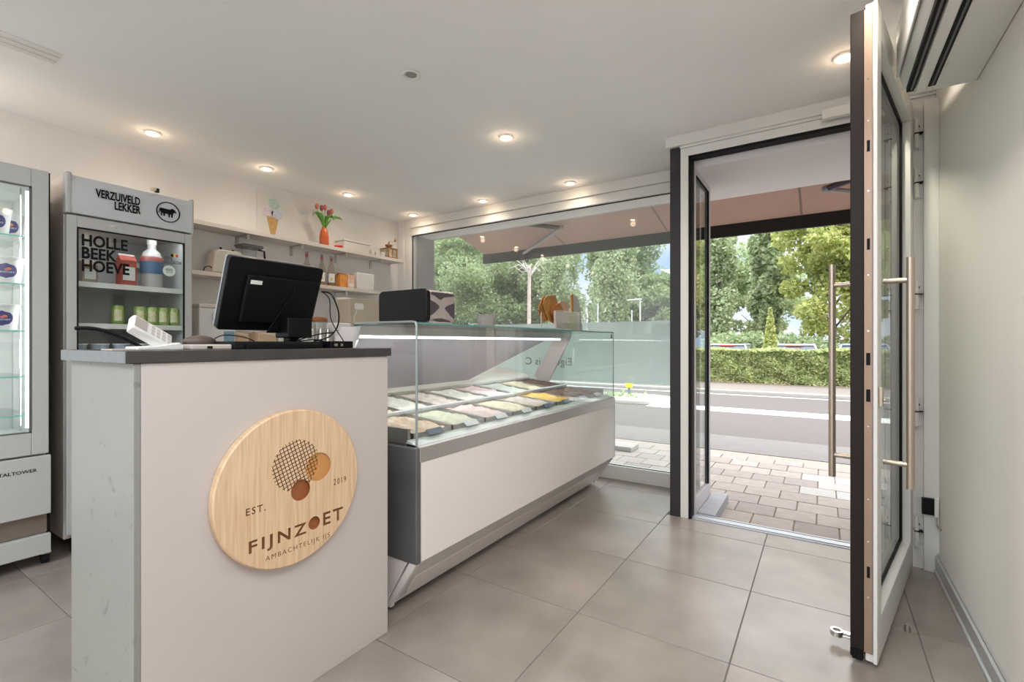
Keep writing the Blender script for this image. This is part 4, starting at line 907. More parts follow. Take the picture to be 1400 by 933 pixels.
MB().lathe([(0, 0), (.055, 0), (.058, .02), (.052, .05), (0, .05)], (-3.95, 2.11, Z1), 24).build('base', m_plast, bl, smooth=True)
MB().lathe([(.042, 0), (.060, .185), (.057, .185), (.040, .004), (0, .004), (0, 0), (.042, 0)], (-3.95, 2.11, Z1 + .05), 24).build('jug', m_dglass, bl, smooth=True)
MB().prism([(2.03, Z1 + .236), (2.185, Z1 + .236), (2.20, Z1 + .25), (2.19, Z1 + .265), (2.03, Z1 + .265), (2.01, Z1 + .255)], 'x', -4.0, -3.885).build('lid', M('smoke_grey', (.10, .10, .11), .35), bl, .004)
MB().tube([(-3.93, 2.175, Z1 + .235), (-3.93, 2.225, Z1 + .23), (-3.93, 2.235, Z1 + .12), (-3.93, 2.18, Z1 + .10)], .008).build('handle', m_plastm, bl, smooth=True)
m_syr = [glassmat('bottle_glass', (.82, .80, .76), 1.45, extra=.25, extracol=(.75, .70, .64)), M('syrup_amber', (.42, .17, .04), .2)]
for k, (y, lab) in enumerate(((2.62, 'syrup bottle with red and white cap, half hidden behind the monitor'), (2.775, 'syrup bottle with red cap, between two other syrup bottles'), (2.88, 'syrup bottle with red cap and fruit label beside the orange carton'))):
    t = thing('syrup_bottle', lab, 'bottle', (-3.93, y, Z1), group='syrup bottles on the lower shelf')
    MB().lathe([(0, 0), (.034, 0), (.036, .006), (.036, .135), (.030, .175), (.014, .215), (.012, .29), (0, .29)], (-3.93, y, Z1), 24).build('glass', m_syr[0], t, smooth=True)
    MB().lathe([(0, .004), (.033, .004), (.033, .022 + .01 * k), (0, .022 + .01 * k)], (-3.93, y, Z1), 20).build('syrup', m_syr[1], t, smooth=True)
    mb = MB(); a0 = math.atan2(-y, 3.93); pv = None
    for j in range(9):
        a = a0 - .9 + 1.8 * j / 8; c = [mb.bm.verts.new((-3.93 + .0368 * math.cos(a), y + .0368 * math.sin(a), Z1 + q)) for q in (.035, .12)]
        if pv: mb.bm.faces.new((pv[0], c[0], c[1], pv[1]))
        pv = c
    lb = mb.build('label', m_inkw, t)
    mb = MB(); pv = None
    for j in range(5):
        a = a0 - .25 + .5 * j / 4; c = [mb.bm.verts.new((-3.93 + .0374 * math.cos(a), y + .0374 * math.sin(a), Z1 + q)) for q in (.055, .080)]
        if pv: mb.bm.faces.new((pv[0], c[0], c[1], pv[1]))
        pv = c
    mb.build('fruit_print', M('fruit_%d' % k, ((.8, .4, .3), (.75, .35, .1), (.8, .5, .05))[k], .5), lb)
    MB().cyl((-3.93, y, Z1 + .272), .0138, .020, seg=16).build('cap', M('cap_silver%d' % k, (.30, .30, .33), .4), t, smooth=True)
    MB().cyl((-3.93, y, Z1 + .248), .0134, .017, seg=16).build('neck_band', M('band_red%d' % k, (.55, .06, .06), .4), t, smooth=True)
m_oc = M('carton_orange', (.78, .25, .03), .45, var=.4, scale=16, col2=(.85, .42, .10)); m_oc2 = M('carton_peach', (.82, .40, .22), .5, var=.7, scale=22, col2=(.80, .68, .60))
t = thing('juice_carton', 'deep orange carton on the lower shelf', 'carton', (-3.93, 2.98, Z1)); B(-3.97, -3.90, 2.955, 3.035, Z1, Z1 + .125).build('box', m_oc, t, .002)
MB().prism([(-3.97, Z1 + .125), (-3.90, Z1 + .125), (-3.93, Z1 + .142), (-3.94, Z1 + .142)], 'y', 2.955, 3.035).build('fold', M('fold_brown', (.45, .14, .04), .5), t)
t = thing('juice_carton', 'peach and white carton next to the deep orange carton', 'carton', (-3.93, 3.08, Z1)); B(-3.97, -3.90, 3.045, 3.125, Z1, Z1 + .135).build('box', m_oc2, t, .002)
B(-3.8995, -3.899, 3.055, 3.115, Z1 + .02, Z1 + .05).build('label', m_inkw, t)
wb = thing('water_filter_jug', 'large white rectangular jug with side handle on the lower shelf', 'jug', (-3.93, 3.26, Z1))
MB().prism([(3.15, Z1), (3.355, Z1), (3.36, Z1 + .17), (3.145, Z1 + .17)], 'x', -4.0, -3.88).build('body', m_plast, wb, .012, bseg=3)
MB().tube([(-3.94, 3.355, Z1 + .15), (-3.94, 3.40, Z1 + .145), (-3.94, 3.405, Z1 + .06), (-3.94, 3.355, Z1 + .04)], .009).build('handle', m_plast, wb, smooth=True)

# ------------------------------------------------------------------ back worktop and its small clutter
bw = thing('back_cabinet', 'white back cabinet along the wall under the shelves', 'cabinet', (-3.75, 2.7, 0))
B(-4.05, -3.47, 1.50, 3.84, 0, .90).build('body', m_plast, bw)
for k in range(4):
    y = 1.51 + k * .5825
    dr = B(-3.47, -3.452, y, y + .576, .09, .89).build('cabinet_door', m_plast, bw, .002)
    B(-3.452, -3.44, y + .49, y + .50, .55, .70).build('handle', m_steel, dr, .002)
tag(B(-4.05, -3.42, 1.48, 3.85, .901, .94).build('back_worktop', M('pale_worktop', (.60, .56, .52), .4), None, .003), 'pale continuous worktop on the back cabinet', 'worktop')
BZ = .9405
wd = thing('white_dispenser', 'tall white coffee dispenser beside the drinks fridge', 'dispenser', (-3.7, 1.70, BZ))
B(-3.85, -3.55, 1.56, 1.80, BZ, BZ + .46).build('body', m_plast, wd, .01, bseg=3)
B(-3.86, -3.54, 1.555, 1.805, BZ + .46, BZ + .485).build('lid', M('lid_ivory', (.70, .64, .58), .4), wd, .005)
B(-3.549, -3.50, 1.64, 1.79, BZ + .38, BZ + .43).build('spout', m_plast, wd, .006)
B(-3.5495, -3.545, 1.72, 1.79, BZ + .20, BZ + .30).build('display_panel', M('panel_blue', (.22, .36, .44), .4), wd)
tag(MB().lathe([(0, 0), (.03, 0), (.035, .09), (.033, .09), (.028, .004), (0, .004)], (-3.6, 1.765, BZ + .4855), 20).build('glass_cup', m_dglass, None, smooth=True), 'clear glass cup standing on the white coffee dispenser', 'cup')
tag(MB().lathe([(0, 0), (.035, 0), (.038, .01), (.02, .02), (0, .022)], (-3.6, 1.765, BZ + .5757), 20).build('cup_lid', m_plastm, None, smooth=True), 'small black lid on the clear glass cup', 'lid')
m_paper = M('kraft_cream', (.66, .50, .34), .7, var=.2, scale=14)
for k, (y, m, lab) in enumerate(((1.86, m_paper, 'cream paper bag under the left part of the monitor'), (2.08, m_paper, 'second cream paper bag behind the monitor base'), (2.24, M('pale_box', (.66, .62, .55), .6), 'pale box right behind the monitor base'))):
    t = thing('paper_bag', lab, 'bag', (-3.7, y, BZ))
    MB().prism([(y - .085, BZ), (y + .085, BZ), (y + .075, BZ + .28), (y - .07, BZ + .30)], 'x', -3.78, -3.62).build('bag', m, t, .01)
    MB().prism([(y - .07, BZ + .30), (y + .075, BZ + .28), (y + .078, BZ + .286), (y - .068, BZ + .306)], 'x', -3.72, -3.68).build('fold', m_plast, t)
t = thing('water_crate', 'blue plastic crate behind the monitor neck', 'crate', (-3.6, 2.42, BZ))
B(-3.70, -3.60, 2.33, 2.42, BZ, BZ + .30).build('box', M('crate_blue', (.14, .27, .42), .5, var=.4, scale=20), t, .004); B(-3.599, -3.5985, 2.35, 2.38, BZ + .03, BZ + .25).build('label', m_inkw, t)
jr = thing('storage_jar', 'glass storage jar with a brown wooden lid', 'jar', (-3.62, 2.70, BZ))
MB().lathe([(0, 0), (.065, 0), (.07, .01), (.07, .40), (.068, .40), (.064, .012), (0, .012)], (-3.66, 2.56, BZ), 28).build('glass', m_dglass, jr, smooth=True)
MB().lathe([(0, 0), (.055, 0), (.060, .012), (.058, .03), (.03, .04), (0, .042)], (-3.66, 2.56, BZ + .40), 24, 'z', 1.0, 1.2).build('wooden_lid', M('lid_brown', (.38, .13, .04), .4), jr, smooth=True)
for y, lab in ((2.455, 'steel shaker in front of the glass jar, nearer the monitor'), (2.525, 'steel shaker in front of the glass jar, nearer the window')):
    t = thing('steel_shaker', lab, 'shaker', (-3.49, y, BZ))
    MB().lathe([(0, 0), (.028, 0), (.033, .20), (.030, .25), (.018, .31), (.014, .34), (0, .345)], (-3.49, y, BZ), 24).build('body', m_steel, t, smooth=True)
t = thing('milk_container', 'white printed container beside the steel shakers', 'container', (-3.50, 2.54, BZ)); B(-3.54, -3.46, 2.30, 2.375, BZ, BZ + .335).build('box', m_plast, t, .01)
place_text('lettering', 'dox', (-3.4595, 2.337, BZ + .26), (0, 1, 0), (0, 0, 1), m_ink, t, w=.05, h=.022)
t = thing('white_tray_stack', 'white plastic organiser beside the glass jar', 'organiser', (-3.52, 2.9, BZ)); B(-3.60, -3.46, 2.58, 2.74, BZ, BZ + .39).build('shell', m_plast, t, .015, bseg=3)
for z in (.12, .22, .32): B(-3.4595, -3.458, 2.59, 2.73, BZ + z, BZ + z + .006).build('groove', M('groove_%d' % int(z * 100), (.35, .33, .32), .5), t)
t = thing('white_canister', 'tall white canister beside the beige box', 'canister', (-3.68, 3.05, BZ)); MB().lathe([(0, 0), (.07, 0), (.082, .50), (.078, .64), (0, .65)], (-3.80, 2.93, BZ), 28).build('body', m_plast, t, smooth=True)
MB().lathe([(.0815, .0), (.084, .0), (.084, .012), (.0815, .012)], (-3.80, 2.93, BZ + .5), 28).build('rim', m_plast, t)
bx = thing('beige_box', 'beige cardboard box with a white tag behind the black dispenser', 'box', (-3.62, 3.25, BZ))
MB().prism([(2.80, BZ), (3.16, BZ), (3.16, BZ + .625), (2.77, BZ + .61)], 'x', -3.70, -3.52).build('box', M('cardboard_beige', (.55, .47, .37), .7, var=.08, scale=4), bx, .003)
MB().prism(rrect(2.82, 2.92, BZ + .52, BZ + .575, .015), 'x', -3.5195, -3.517).build('tag', m_plast, bx)
MB().tube([(-3.518, 2.85, BZ + .52), (-3.518, 2.815, BZ + .45), (-3.518, 2.81, BZ + .40)], .003).build('tag_string', m_plast, bx)
cg = thing('coffee_grinder', 'black topped coffee grinder in the corner by the window', 'coffee grinder', (-3.68, 3.66, BZ))
B(-3.74, -3.60, 3.58, 3.74, BZ, BZ + .47).build('body', m_plastm, cg, .01)
MB().lathe([(0, 0), (.040, 0), (.052, .12), (.049, .12), (.037, .005), (0, .005)], (-3.67, 3.66, BZ + .47), 20).build('jar', m_dglass, cg, smooth=True)
B(-3.735, -3.615, 3.60, 3.61, BZ + .47, BZ + .60).box(-3.735, -3.615, 3.71, 3.72, BZ + .47, BZ + .60).build('side_arm', m_plastm, cg, .003)
MB().prism([(3.60, BZ + .59), (3.72, BZ + .59), (3.745, BZ + .635), (3.575, BZ + .645)], 'x', -3.745, -3.60).build('lid', m_plastm, cg, .005)

# ================================================================== OUTSIDE
GZ0 = -.06
struct(B(-60, 60, 4.2, 5.9, -.4, GZ0 - .035).box(-60, 60, 15.6, 90, -.9, -.40), 'ground', m_soil)
pv = struct(B(-12, 6, 3.3, 5.88, -.14, GZ0 - .012), 'pavement', m_joint)
_pm = None; k = 0
pl = .252; pd = .237
rest = MB()
for r in range(11):
    y0 = 3.325 + r * pd
    y1 = min(y0 + pd, 5.88)
    if y1 - y0 < .05: continue
    for c in range(-48, 24):
        x0 = -.033 + (c + (.5 if r % 2 else 0)) * pl
        xa = x0 - .033
        near = -4.6 < x0 < 1.3
        if y0 + pd <= 5.88 and near and k < 285:
            if _pm is None:
                _pm = MB().box(0, pl - .007, 0, pd - .007, -.012, 0).build('paver', m_paver, pv, .003, bseg=1, local=True)
                o = _pm
                _pl = o.data.copy(); _pl.materials.clear(); _pl.materials.append(m_pavelight)
            else:
                o = _pm.copy(); C.objects.link(o)
            if abs(y0 - (3.325 + 6 * pd)) < 1.3 * pd and x0 > -.25: o.data = _pl
            o.location = (x0, y0, GZ0 + random.uniform(-.0015, .0015)); k += 1
        elif x0 < -4.4 or x0 > 1.2 or k >= 285:
            rest.box(x0, x0 + pl - .007, y0, y1 - .007, GZ0 - .012, GZ0)
o = rest.build('paver_field', m_paver, pv); o['kind'] = 'stuff'
struct(B(-60, 60, 5.9, 6.85, -.3, GZ0 - .01), 'kerb_strip', m_gutter)
struct(B(-60, 60, 6.85, 12.75, -.3, GZ0 - .02), 'road', m_road)
struct(B(-2.9, 30, 9.25, 9.85, GZ0 - .02, GZ0 - .015).box(-60, 60, 12.35, 12.45, GZ0 - .02, GZ0 - .015), 'road_marking', m_paint)
struct(B(-60, 60, 12.75, 12.95, -.3, GZ0 + .05), 'kerb', m_kerb, .01)
struct(B(-60, 60, 12.95, 15.25, -.3, GZ0 + .03), 'footpath', m_foot)
struct(B(-60, 60, 15.25, 15.6, -.3, GZ0 + .04), 'verge', m_soil)
isl = MB().prism([(-9, 9.4), (-3.2, 9.4), (-2.7, 9.55), (-2.45, 9.85), (-2.45, 10.25), (-2.7, 10.55), (-3.2, 10.8), (-9, 10.8)], 'z', GZ0 - .02, GZ0 + .05)
tag(isl.build('traffic_island', M('island_white', (.50, .49, .46), .8, var=.12, scale=6), None, .01), 'low white traffic island in the road', 'traffic island')
def leaves(pts, size, mat, name, parent=None, elong=1.6):
    n = len(pts); p = np.asarray(pts, 'f'); a = rng.normal(size=(n, 3)); a /= np.linalg.norm(a, axis=1)[:, None]
    b = rng.normal(size=(n, 3)); b -= a * (a * b).sum(1)[:, None]; b /= np.linalg.norm(b, axis=1)[:, None]
    s = (size * rng.uniform(.6, 1.3, n))[:, None]; a = a * s * elong * .5; b = b * s * .5
    v = np.empty((n, 4, 3), 'f'); v[:, 0] = p - a; v[:, 1] = p + b - a * .1; v[:, 2] = p + a; v[:, 3] = p - b - a * .1
    me = bpy.data.meshes.new(name); me.vertices.add(4 * n); me.vertices.foreach_set('co', v.ravel()); me.loops.add(4 * n)
    me.loops.foreach_set('vertex_index', np.arange(4 * n, dtype='i')); me.polygons.add(n)
    me.polygons.foreach_set('loop_start', np.arange(0, 4 * n, 4, dtype='i')); me.polygons.foreach_set('loop_total', np.full(n, 4, 'i'))
    me.update(); me.validate(); me.materials.append(mat)
    o = bpy.data.objects.new(name, me); C.objects.link(o); o.parent = parent
    if parent is not None: o.location = -wloc(parent)
    return o
def tree(x, y, zbase, h, rw, kind, lab, mat, n=9000, size=.20):
    t = thing('tree', lab, 'tree', (x, y, zbase))
    trunk_h = h * (.85 if kind == 'poplar' else .6)
    mb = MB().tube([(x, y, zbase), (x + .05, y, zbase + trunk_h * .5), (x, y, zbase + trunk_h)], .16 if kind != 'poplar' else .14, 8, .04)
    for q in range(9):
        a = random.uniform(0, 2 * PI); z0 = zbase + h * random.uniform(.18, .6); rl = rw * (.45 if kind == 'poplar' else .75)
        mb.tube([(x, y, z0), (x + math.cos(a) * rl * .5, y + math.sin(a) * rl * .5, z0 + h * (.14 if kind == 'poplar' else .08)), (x + math.cos(a) * rl, y + math.sin(a) * rl, z0 + h * (.28 if kind == 'poplar' else .14))], .05, 5, .015)
    mb.build('trunk', m_bark, t)
    P = []
    if kind == 'poplar':
        ncl = 70
        for q in range(ncl):
            f = (q + random.random()) / ncl; z = zbase + h * (.06 + .92 * f); wr = rw * (math.sin(PI * min(1, .12 + .86 * f)) ** .7) * .62
            a = random.uniform(0, 2 * PI); cr = wr * math.sqrt(random.random()); cx, cy = x + cr * math.cos(a), y + cr * math.sin(a); rr = rw * random.uniform(.2, .42) * (1.1 - .5 * f)
            d = rng.normal(size=(n // ncl, 3)); d /= np.linalg.norm(d, axis=1)[:, None]; d *= rng.random((len(d), 1)) ** .4
            P.append(np.array([cx, cy, z]) + d * np.array([rr, rr, rr * 1.9]))
    else:
        ncl = 64
        for q in range(ncl):
            d = rng.normal(size=3); d /= np.linalg.norm(d); d *= random.random() ** .45
            c = np.array([x, y, zbase + h * .54]) + d * np.array([rw, rw, h * .42]); rr = rw * random.uniform(.18, .38)
            d = rng.normal(size=(n // ncl, 3)); d /= np.linalg.norm(d, axis=1)[:, None]; d *= rng.random((len(d), 1)) ** .35
            P.append(c + d * np.array([rr, rr, rr * .85]))
    P = np.concatenate(P); P = P[P[:, 2] > zbase + .2]
    o = leaves(P, size, mat, 'crown', t); return t
TB = -.36
T = [(-33, 31, 11, 4.2, 'round', m_leaf_d, 'dense dark green tree at the far left through the window'),
     (-27, 30, 13, 3.8, 'round', m_leaf_d, 'tall dark green tree behind the black dispenser'),
     (-21.6, 27, 11, 3.1, 'round', m_leaf_m, 'broad rounded light green tree left of the pale slender trunk'),
     (-18.5, 31, 12, 3.2, 'round', m_leaf_m, 'green tree just right of the pale slender trunk'),
     (-15.0, 29, 11.5, 2.4, 'poplar', m_leaf_p, 'silvery poplar behind the wafer stand'),
     (-13.0, 33, 13.5, 2.6, 'poplar', m_leaf_m, 'tall green poplar behind the upright menu card'),
     (-10.4, 27, 11.0, 2.0, 'poplar', m_leaf_p, 'silvery poplar beside the patch of sky in the window'),
     (-12.0, 36, 13.5, 2.8, 'poplar', m_leaf_d, 'dark poplar at the back beside the window sky'),
     (-9.6, 34, 6.6, 2.4, 'round', m_leaf_m, 'low bright green tree beneath the window sky'),
     (-23, 36, 14, 4.2, 'round', m_leaf_d, 'large dark tree filling the back row through the window'),
     (-31, 38, 15, 5, 'round', m_leaf_m, 'large mid green tree at the back on the far left'),
     (-4.6, 27, 11.5, 1.25, 'poplar', m_leaf_p, 'first silvery poplar beyond the side pane of the doorway'),
     (-6.4, 33, 12.5, 1.5, 'poplar', m_leaf_p, 'poplar hidden partly behind the entrance side pane'),
     (-2.55, 30, 13, 1.35, 'poplar', m_leaf_p, 'tall poplar in the middle of the doorway view'),
     (.35, 26, 11, 2.1, 'round', m_leaf_y, 'yellow-green tree beside the long door handle'),
     (2.9, 29, 12, 2.6, 'round', m_leaf_y, 'yellow-green tree seen through the open door glass'),
     (-4.2, 40, 9.5, 2.8, 'round', m_leaf_m, 'low green tree far back between the poplars'),
     (-9.0, 45, 9.0, 3.2, 'round', m_leaf_d, 'low dark tree far back behind the brick house'),
     (6.5, 34, 12, 3.2, 'round', m_leaf_m, 'green tree behind the row house across the road')]
for x, y, h, rw, kd, m, lab in T: tree(x, y, TB, h, rw, kd, lab, m, n=(19000 if kd == 'poplar' else 26000) if y < 35 else 12000, size=.135 if y < 30 else .17)
t = thing('conifer', 'small pointed yellow-green conifer behind the hedge', 'tree', (-1.45, 17.8, TB))
MB().tube([(-1.45, 17.8, TB), (-1.45, 17.8, 1.6)], .04, 6, .01).build('trunk', m_bark, t)
zz = rng.random(2600); aa = rng.random(2600) * 2 * PI; rr = .36 * (1 - zz) ** .8 * rng.random(2600) ** .5
leaves(np.stack([-1.45 + rr * np.cos(aa), 17.8 + rr * np.sin(aa), TB + .1 + 2.55 * zz], 1), .07, m_leaf_y, 'crown', t)
# understorey bushes behind the cars
for k, (x, y, lab) in enumerate(((-5.5, 23.5, 'low bush behind the first parked car'), (-2.2, 24, 'low bush between the two parked cars'), (1.2, 24.2, 'low bush behind the blue parked car'), (-9, 23, 'low bush left of the parked cars'), (-14, 24, 'low bush behind the frosted film'), (-19, 24, 'low bush far left behind the frosted film'))):
    t = thing('bush', lab, 'bush', (x, y, TB)); P = []
    for q in range(9):
        c = np.array([x + random.uniform(-1.6, 1.6), y + random.uniform(-.6, .6), TB + random.uniform(.4, 1.5)]); d = rng.normal(size=(1100, 3)); d /= np.linalg.norm(d, axis=1)[:, None]
        P.append(c + d * rng.random((1100, 1)) ** .4 * np.array([1.0, .8, .62]))
    leaves(np.concatenate(P), .12, m_leaf_m, 'foliage', t); MB().tube([(x, y, TB), (x, y, TB + 1.6)], .06, 6, .02).build('stem', m_bark, t)
# hedge
hx0, hx1, hy0, hy1, hz = -16, 3.4, 15.45, 16.35, .955
hg = thing('hedge', 'long clipped green hedge along the far footpath', 'hedge', (-6, 15.9, GZ0))
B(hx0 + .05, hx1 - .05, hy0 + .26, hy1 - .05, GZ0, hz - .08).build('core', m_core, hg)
n = 62000; P = np.empty((n, 3)); k1 = int(n * .74)
P[:k1, 0] = rng.uniform(-11, hx1, k1); P[:k1, 2] = rng.uniform(GZ0 + .03, hz, k1)
bmp = .05 * np.sin(P[:k1, 0] * 3.1) + .035 * np.sin(P[:k1, 2] * 9 + P[:k1, 0] * 5) + .03 * np.sin(P[:k1, 0] * 11.3)
P[:k1, 1] = hy0 + .05 + bmp + np.abs(rng.normal(0, .05, k1))
P[k1:, 0] = rng.uniform(hx0, hx1, n - k1); P[k1:, 1] = rng.uniform(hy0, hy1, n - k1); P[k1:, 2] = hz - .03 + .03 * np.sin(P[k1:, 0] * 4) + rng.normal(0, .02, n - k1)
o = leaves(P, .065, m_leaf_h, 'foliage', hg); 
tw_ = MB()
for q in range(50):
    x = -3.4 + random.random() * 5.5; tw_.tube([(x, hy0 - .02, GZ0 + .03), (x + random.uniform(-.15, .15), hy0 - .04, GZ0 + .03 + random.random() * .13)], .006, 4)
o = tw_.build('dry_twigs', M('dry_twig', (.55, .45, .36), .9), hg); o['kind'] = 'stuff'
# weeds by the bollard
mb = []
for q in range(170): mb.append((-3.72 + rng.normal(0, .32), 10.0 + rng.normal(0, .12), GZ0 + .05 + abs(rng.normal(0, .045))))
o = leaves(np.array(mb), .04, m_leaf_m, 'weeds', None, 2.5); tag(o, 'scattered weeds growing on the white traffic island', 'weeds', kind='stuff')
yb = thing('gas_marker', 'bright yellow marker post on the traffic island', 'marker post', (-3.62, 10.35, GZ0 + .05))
MB().cyl((-3.62, 10.35, GZ0 + .05), .03, .18, seg=12).build('stem', M('marker_green_grey', (.14, .2, .17), .6), yb)
MB().lathe([(0, .17), (.06, .17), (.078, .19), (.078, .41), (.06, .44), (0, .445)], (-3.62, 10.35, GZ0 + .05), 16).build('cap', M('marker_yellow', (.90, .85, .02), .5), yb, smooth=True)
tag(B(-3.6, -1.78, 5.16, 5.42, GZ0 + .001, GZ0 + .055).build('kerb_stone', m_kerb, None, .012), 'pale stone slab lying on the pavement outside the window', 'slab')
# pale slender trunk, lamp posts
lt = thing('slender_pollard', 'slender pale trunk with sparse branches across the road', 'tree', (-9.0, 15.0, GZ0))
mb = MB().tube([(-9.0, 15.0, GZ0), (-9.02, 15.0, 2), (-9.0, 15.0, 4.0)], .085, 10, .06).build('trunk', M('pale_bark', (.62, .50, .45), .8, var=.25, scale=6, bump=.3), lt, smooth=True)
for q in range(16):
    a = random.uniform(0, 2 * PI); r = random.uniform(.4, .95); zt = 3.7 + random.random() * .5
    MB().tube([(-9, 15, 3.5 + random.random() * .4), (-9 + math.cos(a) * r * .5, 15 + math.sin(a) * r * .5, zt), (-9 + math.cos(a) * r, 15 + math.sin(a) * r, zt + random.uniform(-.3, .35))], .02, 5, .008).build('branch', M('branch_pale%d' % q, (.66, .62, .58), .8), lt)
def lamp_post(x, y, h, lab, arm):
    t = thing('street_lamp', lab, 'street lamp', (x, y, TB))
    MB().tube([(x, y, TB), (x, y, h)], .045, 8, .03).build('pole', M('pole_grey', (.60, .62, .62), .5), t, smooth=True)
    if arm: MB().prism([(x - .55, h - .02), (x + .05, h), (x + .05, h + .05), (x - .55, h + .03)], 'y', y - .06, y + .06).build('lamp_head', M('lamp_head_grey', (.68, .70, .70), .5), t)
lamp_post(-6.35, 19.5, 2.95, 'pale street lamp beyond the window film, nearest the door column', True)
lamp_post(-7.05, 20.5, 2.6, 'thin grey pole close beside the pale street lamp', False)
lamp_post(-8.1, 19.2, 2.85, 'thin pale pole standing behind the menu card', False)
# cars behind the hedge
def car(x, y, m, lab, w=.86):
    t = thing('car', lab, 'car', (x, y, TB)); Z = TB + .18
    MB().prism([(y, Z), (y + 4.0, Z), (y + 4.0, Z + .55), (y + 3.0, Z + .72), (y + .15, Z + .78), (y, Z + .6)], 'x', x - w, x + w).build('body', m, t, .08, bseg=3)
    c = MB(); b0 = [(x - w + .05, y + .12, Z + .76), (x + w - .05, y + .12, Z + .76), (x + w - .05, y + 3.0, Z + .72), (x - w + .05, y + 3.0, Z + .72)]
    t0 = [(x - w + .26, y + .5, Z + 1.24), (x + w - .26, y + .5, Z + 1.24), (x + w - .26, y + 2.1, Z + 1.26), (x - w + .26, y + 2.1, Z + 1.26)]
    vb = [c.bm.verts.new(p) for p in b0]; vt = [c.bm.verts.new(p) for p in t0]
    c.bm.faces.new(vt); 
    for i in range(4): c.bm.faces.new((vb[i], vb[(i + 1) % 4], vt[(i + 1) % 4], vt[i]))
    c.build('windows', M('car_glass', (.10, .13, .17), .12), t, .02)
    r = MB().prism(rrect(x - w + .24, x + w - .24, Z + 1.235, Z + 1.30, .03), 'y', y + .46, y + 2.15).build('roof', m, t, .02)
    for s_ in (-1, 1):
        MB().tube([(x + s_ * (w - .05), y + .10, Z + .76), (x + s_ * (w - .25), y + .48, Z + 1.26)], .035, 6).build('pillar', m, t)
        MB().tube([(x + s_ * (w - .3), y + .7, Z + 1.33), (x + s_ * (w - .3), y + 2.0, Z + 1.33)], .015, 6).build('roof_rail', m_steel, t)
        for yy in (y + .7, y + 3.2): MB().cyl((x + s_ * (w - .1) - .1, yy, TB + .32), .32, .2, 'x', 20).build('wheel', m_plastm, t)
    B(x - .25, x + .25, y + .44, y + .47, Z + 1.215, Z + 1.24).build('brake_light', M('brake_red', (.6, .05, .04), .4), t)
m_cs = M('car_silver', (.62, .64, .68), .3, metal=.4); m_cb = M('car_blue', (.35, .45, .68), .3, metal=.3)
car(-3.05, 19.2, m_cs, 'silver car behind the hedge next to the side pane'); car(-.85, 19.0, M('car_white', (.76, .77, .78), .3), 'white car with roof rails behind the middle of the hedge'); car(1.15, 19.2, m_cb, 'pale blue car behind the hedge by the door handle')
# brick house far left of the doorway, row house across the road
def brickmat(name, s=6.0):
    m, t, b = newmat(name); N = t.nodes; K = t.links.new; tc = N.new('ShaderNodeTexCoord'); mp = N.new('ShaderNodeMapping'); mp.inputs['Rotation'].default_value = (PI / 2, 0, 0)
    K(tc.outputs['Object'], mp.inputs[0]); br = N.new('ShaderNodeTexBrick'); br.inputs['Scale'].default_value = s; br.inputs['Color1'].default_value = (.42, .17, .11, 1); br.inputs['Color2'].default_value = (.34, .13, .09, 1)
    br.inputs['Mortar'].default_value = (.40, .30, .25, 1); br.inputs['Mortar Size'].default_value = .02; K(mp.outputs[0], br.inputs[0]); K(br.outputs[0], b.inputs['Base Color']); b.inputs['Roughness'].default_value = .9; return m
m_brick = brickmat('red_brick')
bh = thing('brick_house', 'small red brick house beyond the entrance side pane', 'house', (-10, 45, TB))
B(-10.6, -8.9, 45, 50, TB, 1.0).build('plinth', M('render_white', (.66, .64, .62), .8), bh); B(-10.6, -8.9, 45, 50, 1.0, 3.5).build('wall', m_brick, bh)
MB().prism([(-10.8, 3.5), (-8.7, 3.5), (-9.3, 4.2), (-10.2, 4.2)], 'y', 44.8, 50.2).build('roof', M('slate', (.12, .1, .1), .8), bh)
rh = thing('row_house', 'long low brick row house across the road', 'house', (9, 17.5, GZ0))
fy = 17.0
B(4.2, 16, fy, fy + 6, GZ0, 6.2).build('wall', m_brick, rh)
m_pier = M('pier_stone', (.66, .56, .46), .8, var=.1, scale=4); m_wdark = M('dark_shutter', (.16, .13, .12), .5, var=.2, scale=8, stretch=(12, 1, 1)); m_wl = M('pale_shutter', (.50, .46, .40), .6)
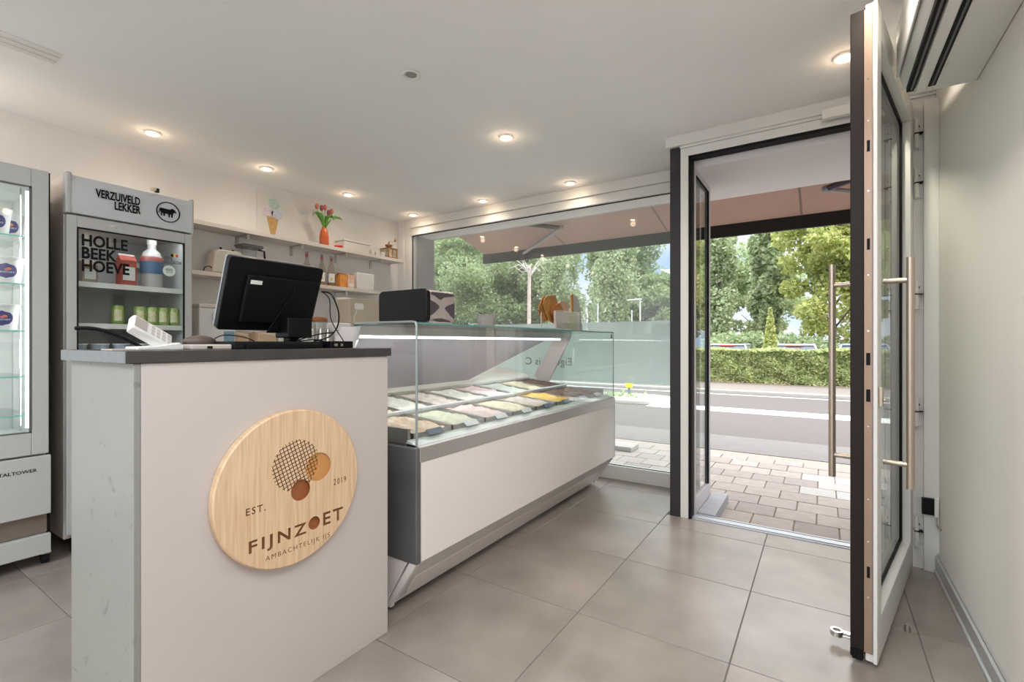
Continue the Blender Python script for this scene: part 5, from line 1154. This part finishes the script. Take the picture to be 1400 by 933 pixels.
for k, x in enumerate((4.3, 5.9, 7.5, 9.1, 10.7, 12.3, 13.9, 15.5)):
    p_ = B(x, x + .42, fy - .12, fy, GZ0, 3.4).build('pier', m_pier, rh, .01)
    B(x + .13, x + .29, fy - .24, fy - .125, 1.9, 2.2).build('wall_lamp', M('lamp_dark%d' % k, (.08, .08, .1), .4), p_, .02)
    if k < 7:
        w_ = B(x + .5, x + 1.52, fy - .05, fy, .1 if k % 3 else 1.0, 3.0).build('window', m_wdark if k % 2 else m_wl, rh)
        B(x + .98, x + 1.02, fy - .07, fy - .052, .1 if k % 3 else 1.0, 3.0).box(x + .5, x + 1.52, fy - .07, fy - .052, 2.2, 2.25).build('glazing_bar', m_frame, w_)
B(4.2, 16, fy - .2, fy, 3.4, 3.75).build('cornice', m_pier, rh, .02)
MB().prism([(fy - .3, 6.2), (fy + 6.3, 6.2), (fy + 3, 8.4)], 'x', 4.0, 16.2).build('roof', M('roof_tile', (.25, .11, .08), .8), rh)
# awning
aw = thing('awning', 'brown fabric awning stretched over the pavement', 'awning', (-1, 4.3, 2.4))
AX0, AX1 = -3.93, 3.6; ya, yb_, za, zb_ = 4.26, 5.30, 2.62, 2.375
nseg = 9
cv = MB().prism([(ya, za), (yb_, zb_), (yb_, zb_ - .004), (ya, za - .004)], 'x', AX0 + .05, AX1).build('fabric', m_awn, aw)
for k in range(1, 6): MB().prism([(ya, za - .004), (yb_, zb_ - .004), (yb_, zb_ - .0055), (ya, za - .0055)], 'x', AX0 + k * 1.25, AX0 + k * 1.25 + .02).build('seam', M('seam_%d' % k, (.25, .20, .17), .9), aw)
MB().prism([(yb_, 2.245), (yb_ + .055, 2.25), (yb_ + .075, 2.31), (yb_ + .06, 2.385), (yb_, 2.385)], 'x', AX0, AX1).build('front_bar', m_awnbar, aw, .004)
B(AX0 + .3, AX1, 4.245, 4.35, 2.56, 2.70).build('cassette', m_awnbar, aw, .01)
def arm(xs, xe, xb):
    s0, e0, b0 = (xs, 4.36, 2.52), (xe, 4.76, 2.44), (xb, 5.27, 2.32)
    a = MB().tube([s0, e0], .026, 6).build('folding_arm', m_arm, aw); MB().tube([e0, b0], .020, 6).ball(e0, .033).build('forearm', M('forearm_grey', (.35, .35, .36), .45), a)
arm(-3.05, -2.45, -3.25); arm(.75, .02, .9); arm(2.2, 2.9, 2.1)
struct(B(XB - .25, XR + 4, 4.2, 4.24, 2.37, 3.2).box(XR + .2, XR + 4, 3.3, 4.24, -.06, 3.2).box(-9, XB + .1, 3.95, 4.24, -.06, 3.2), 'wall_street', M('street_render', (.45, .44, .45), .8, var=.08, scale=3))
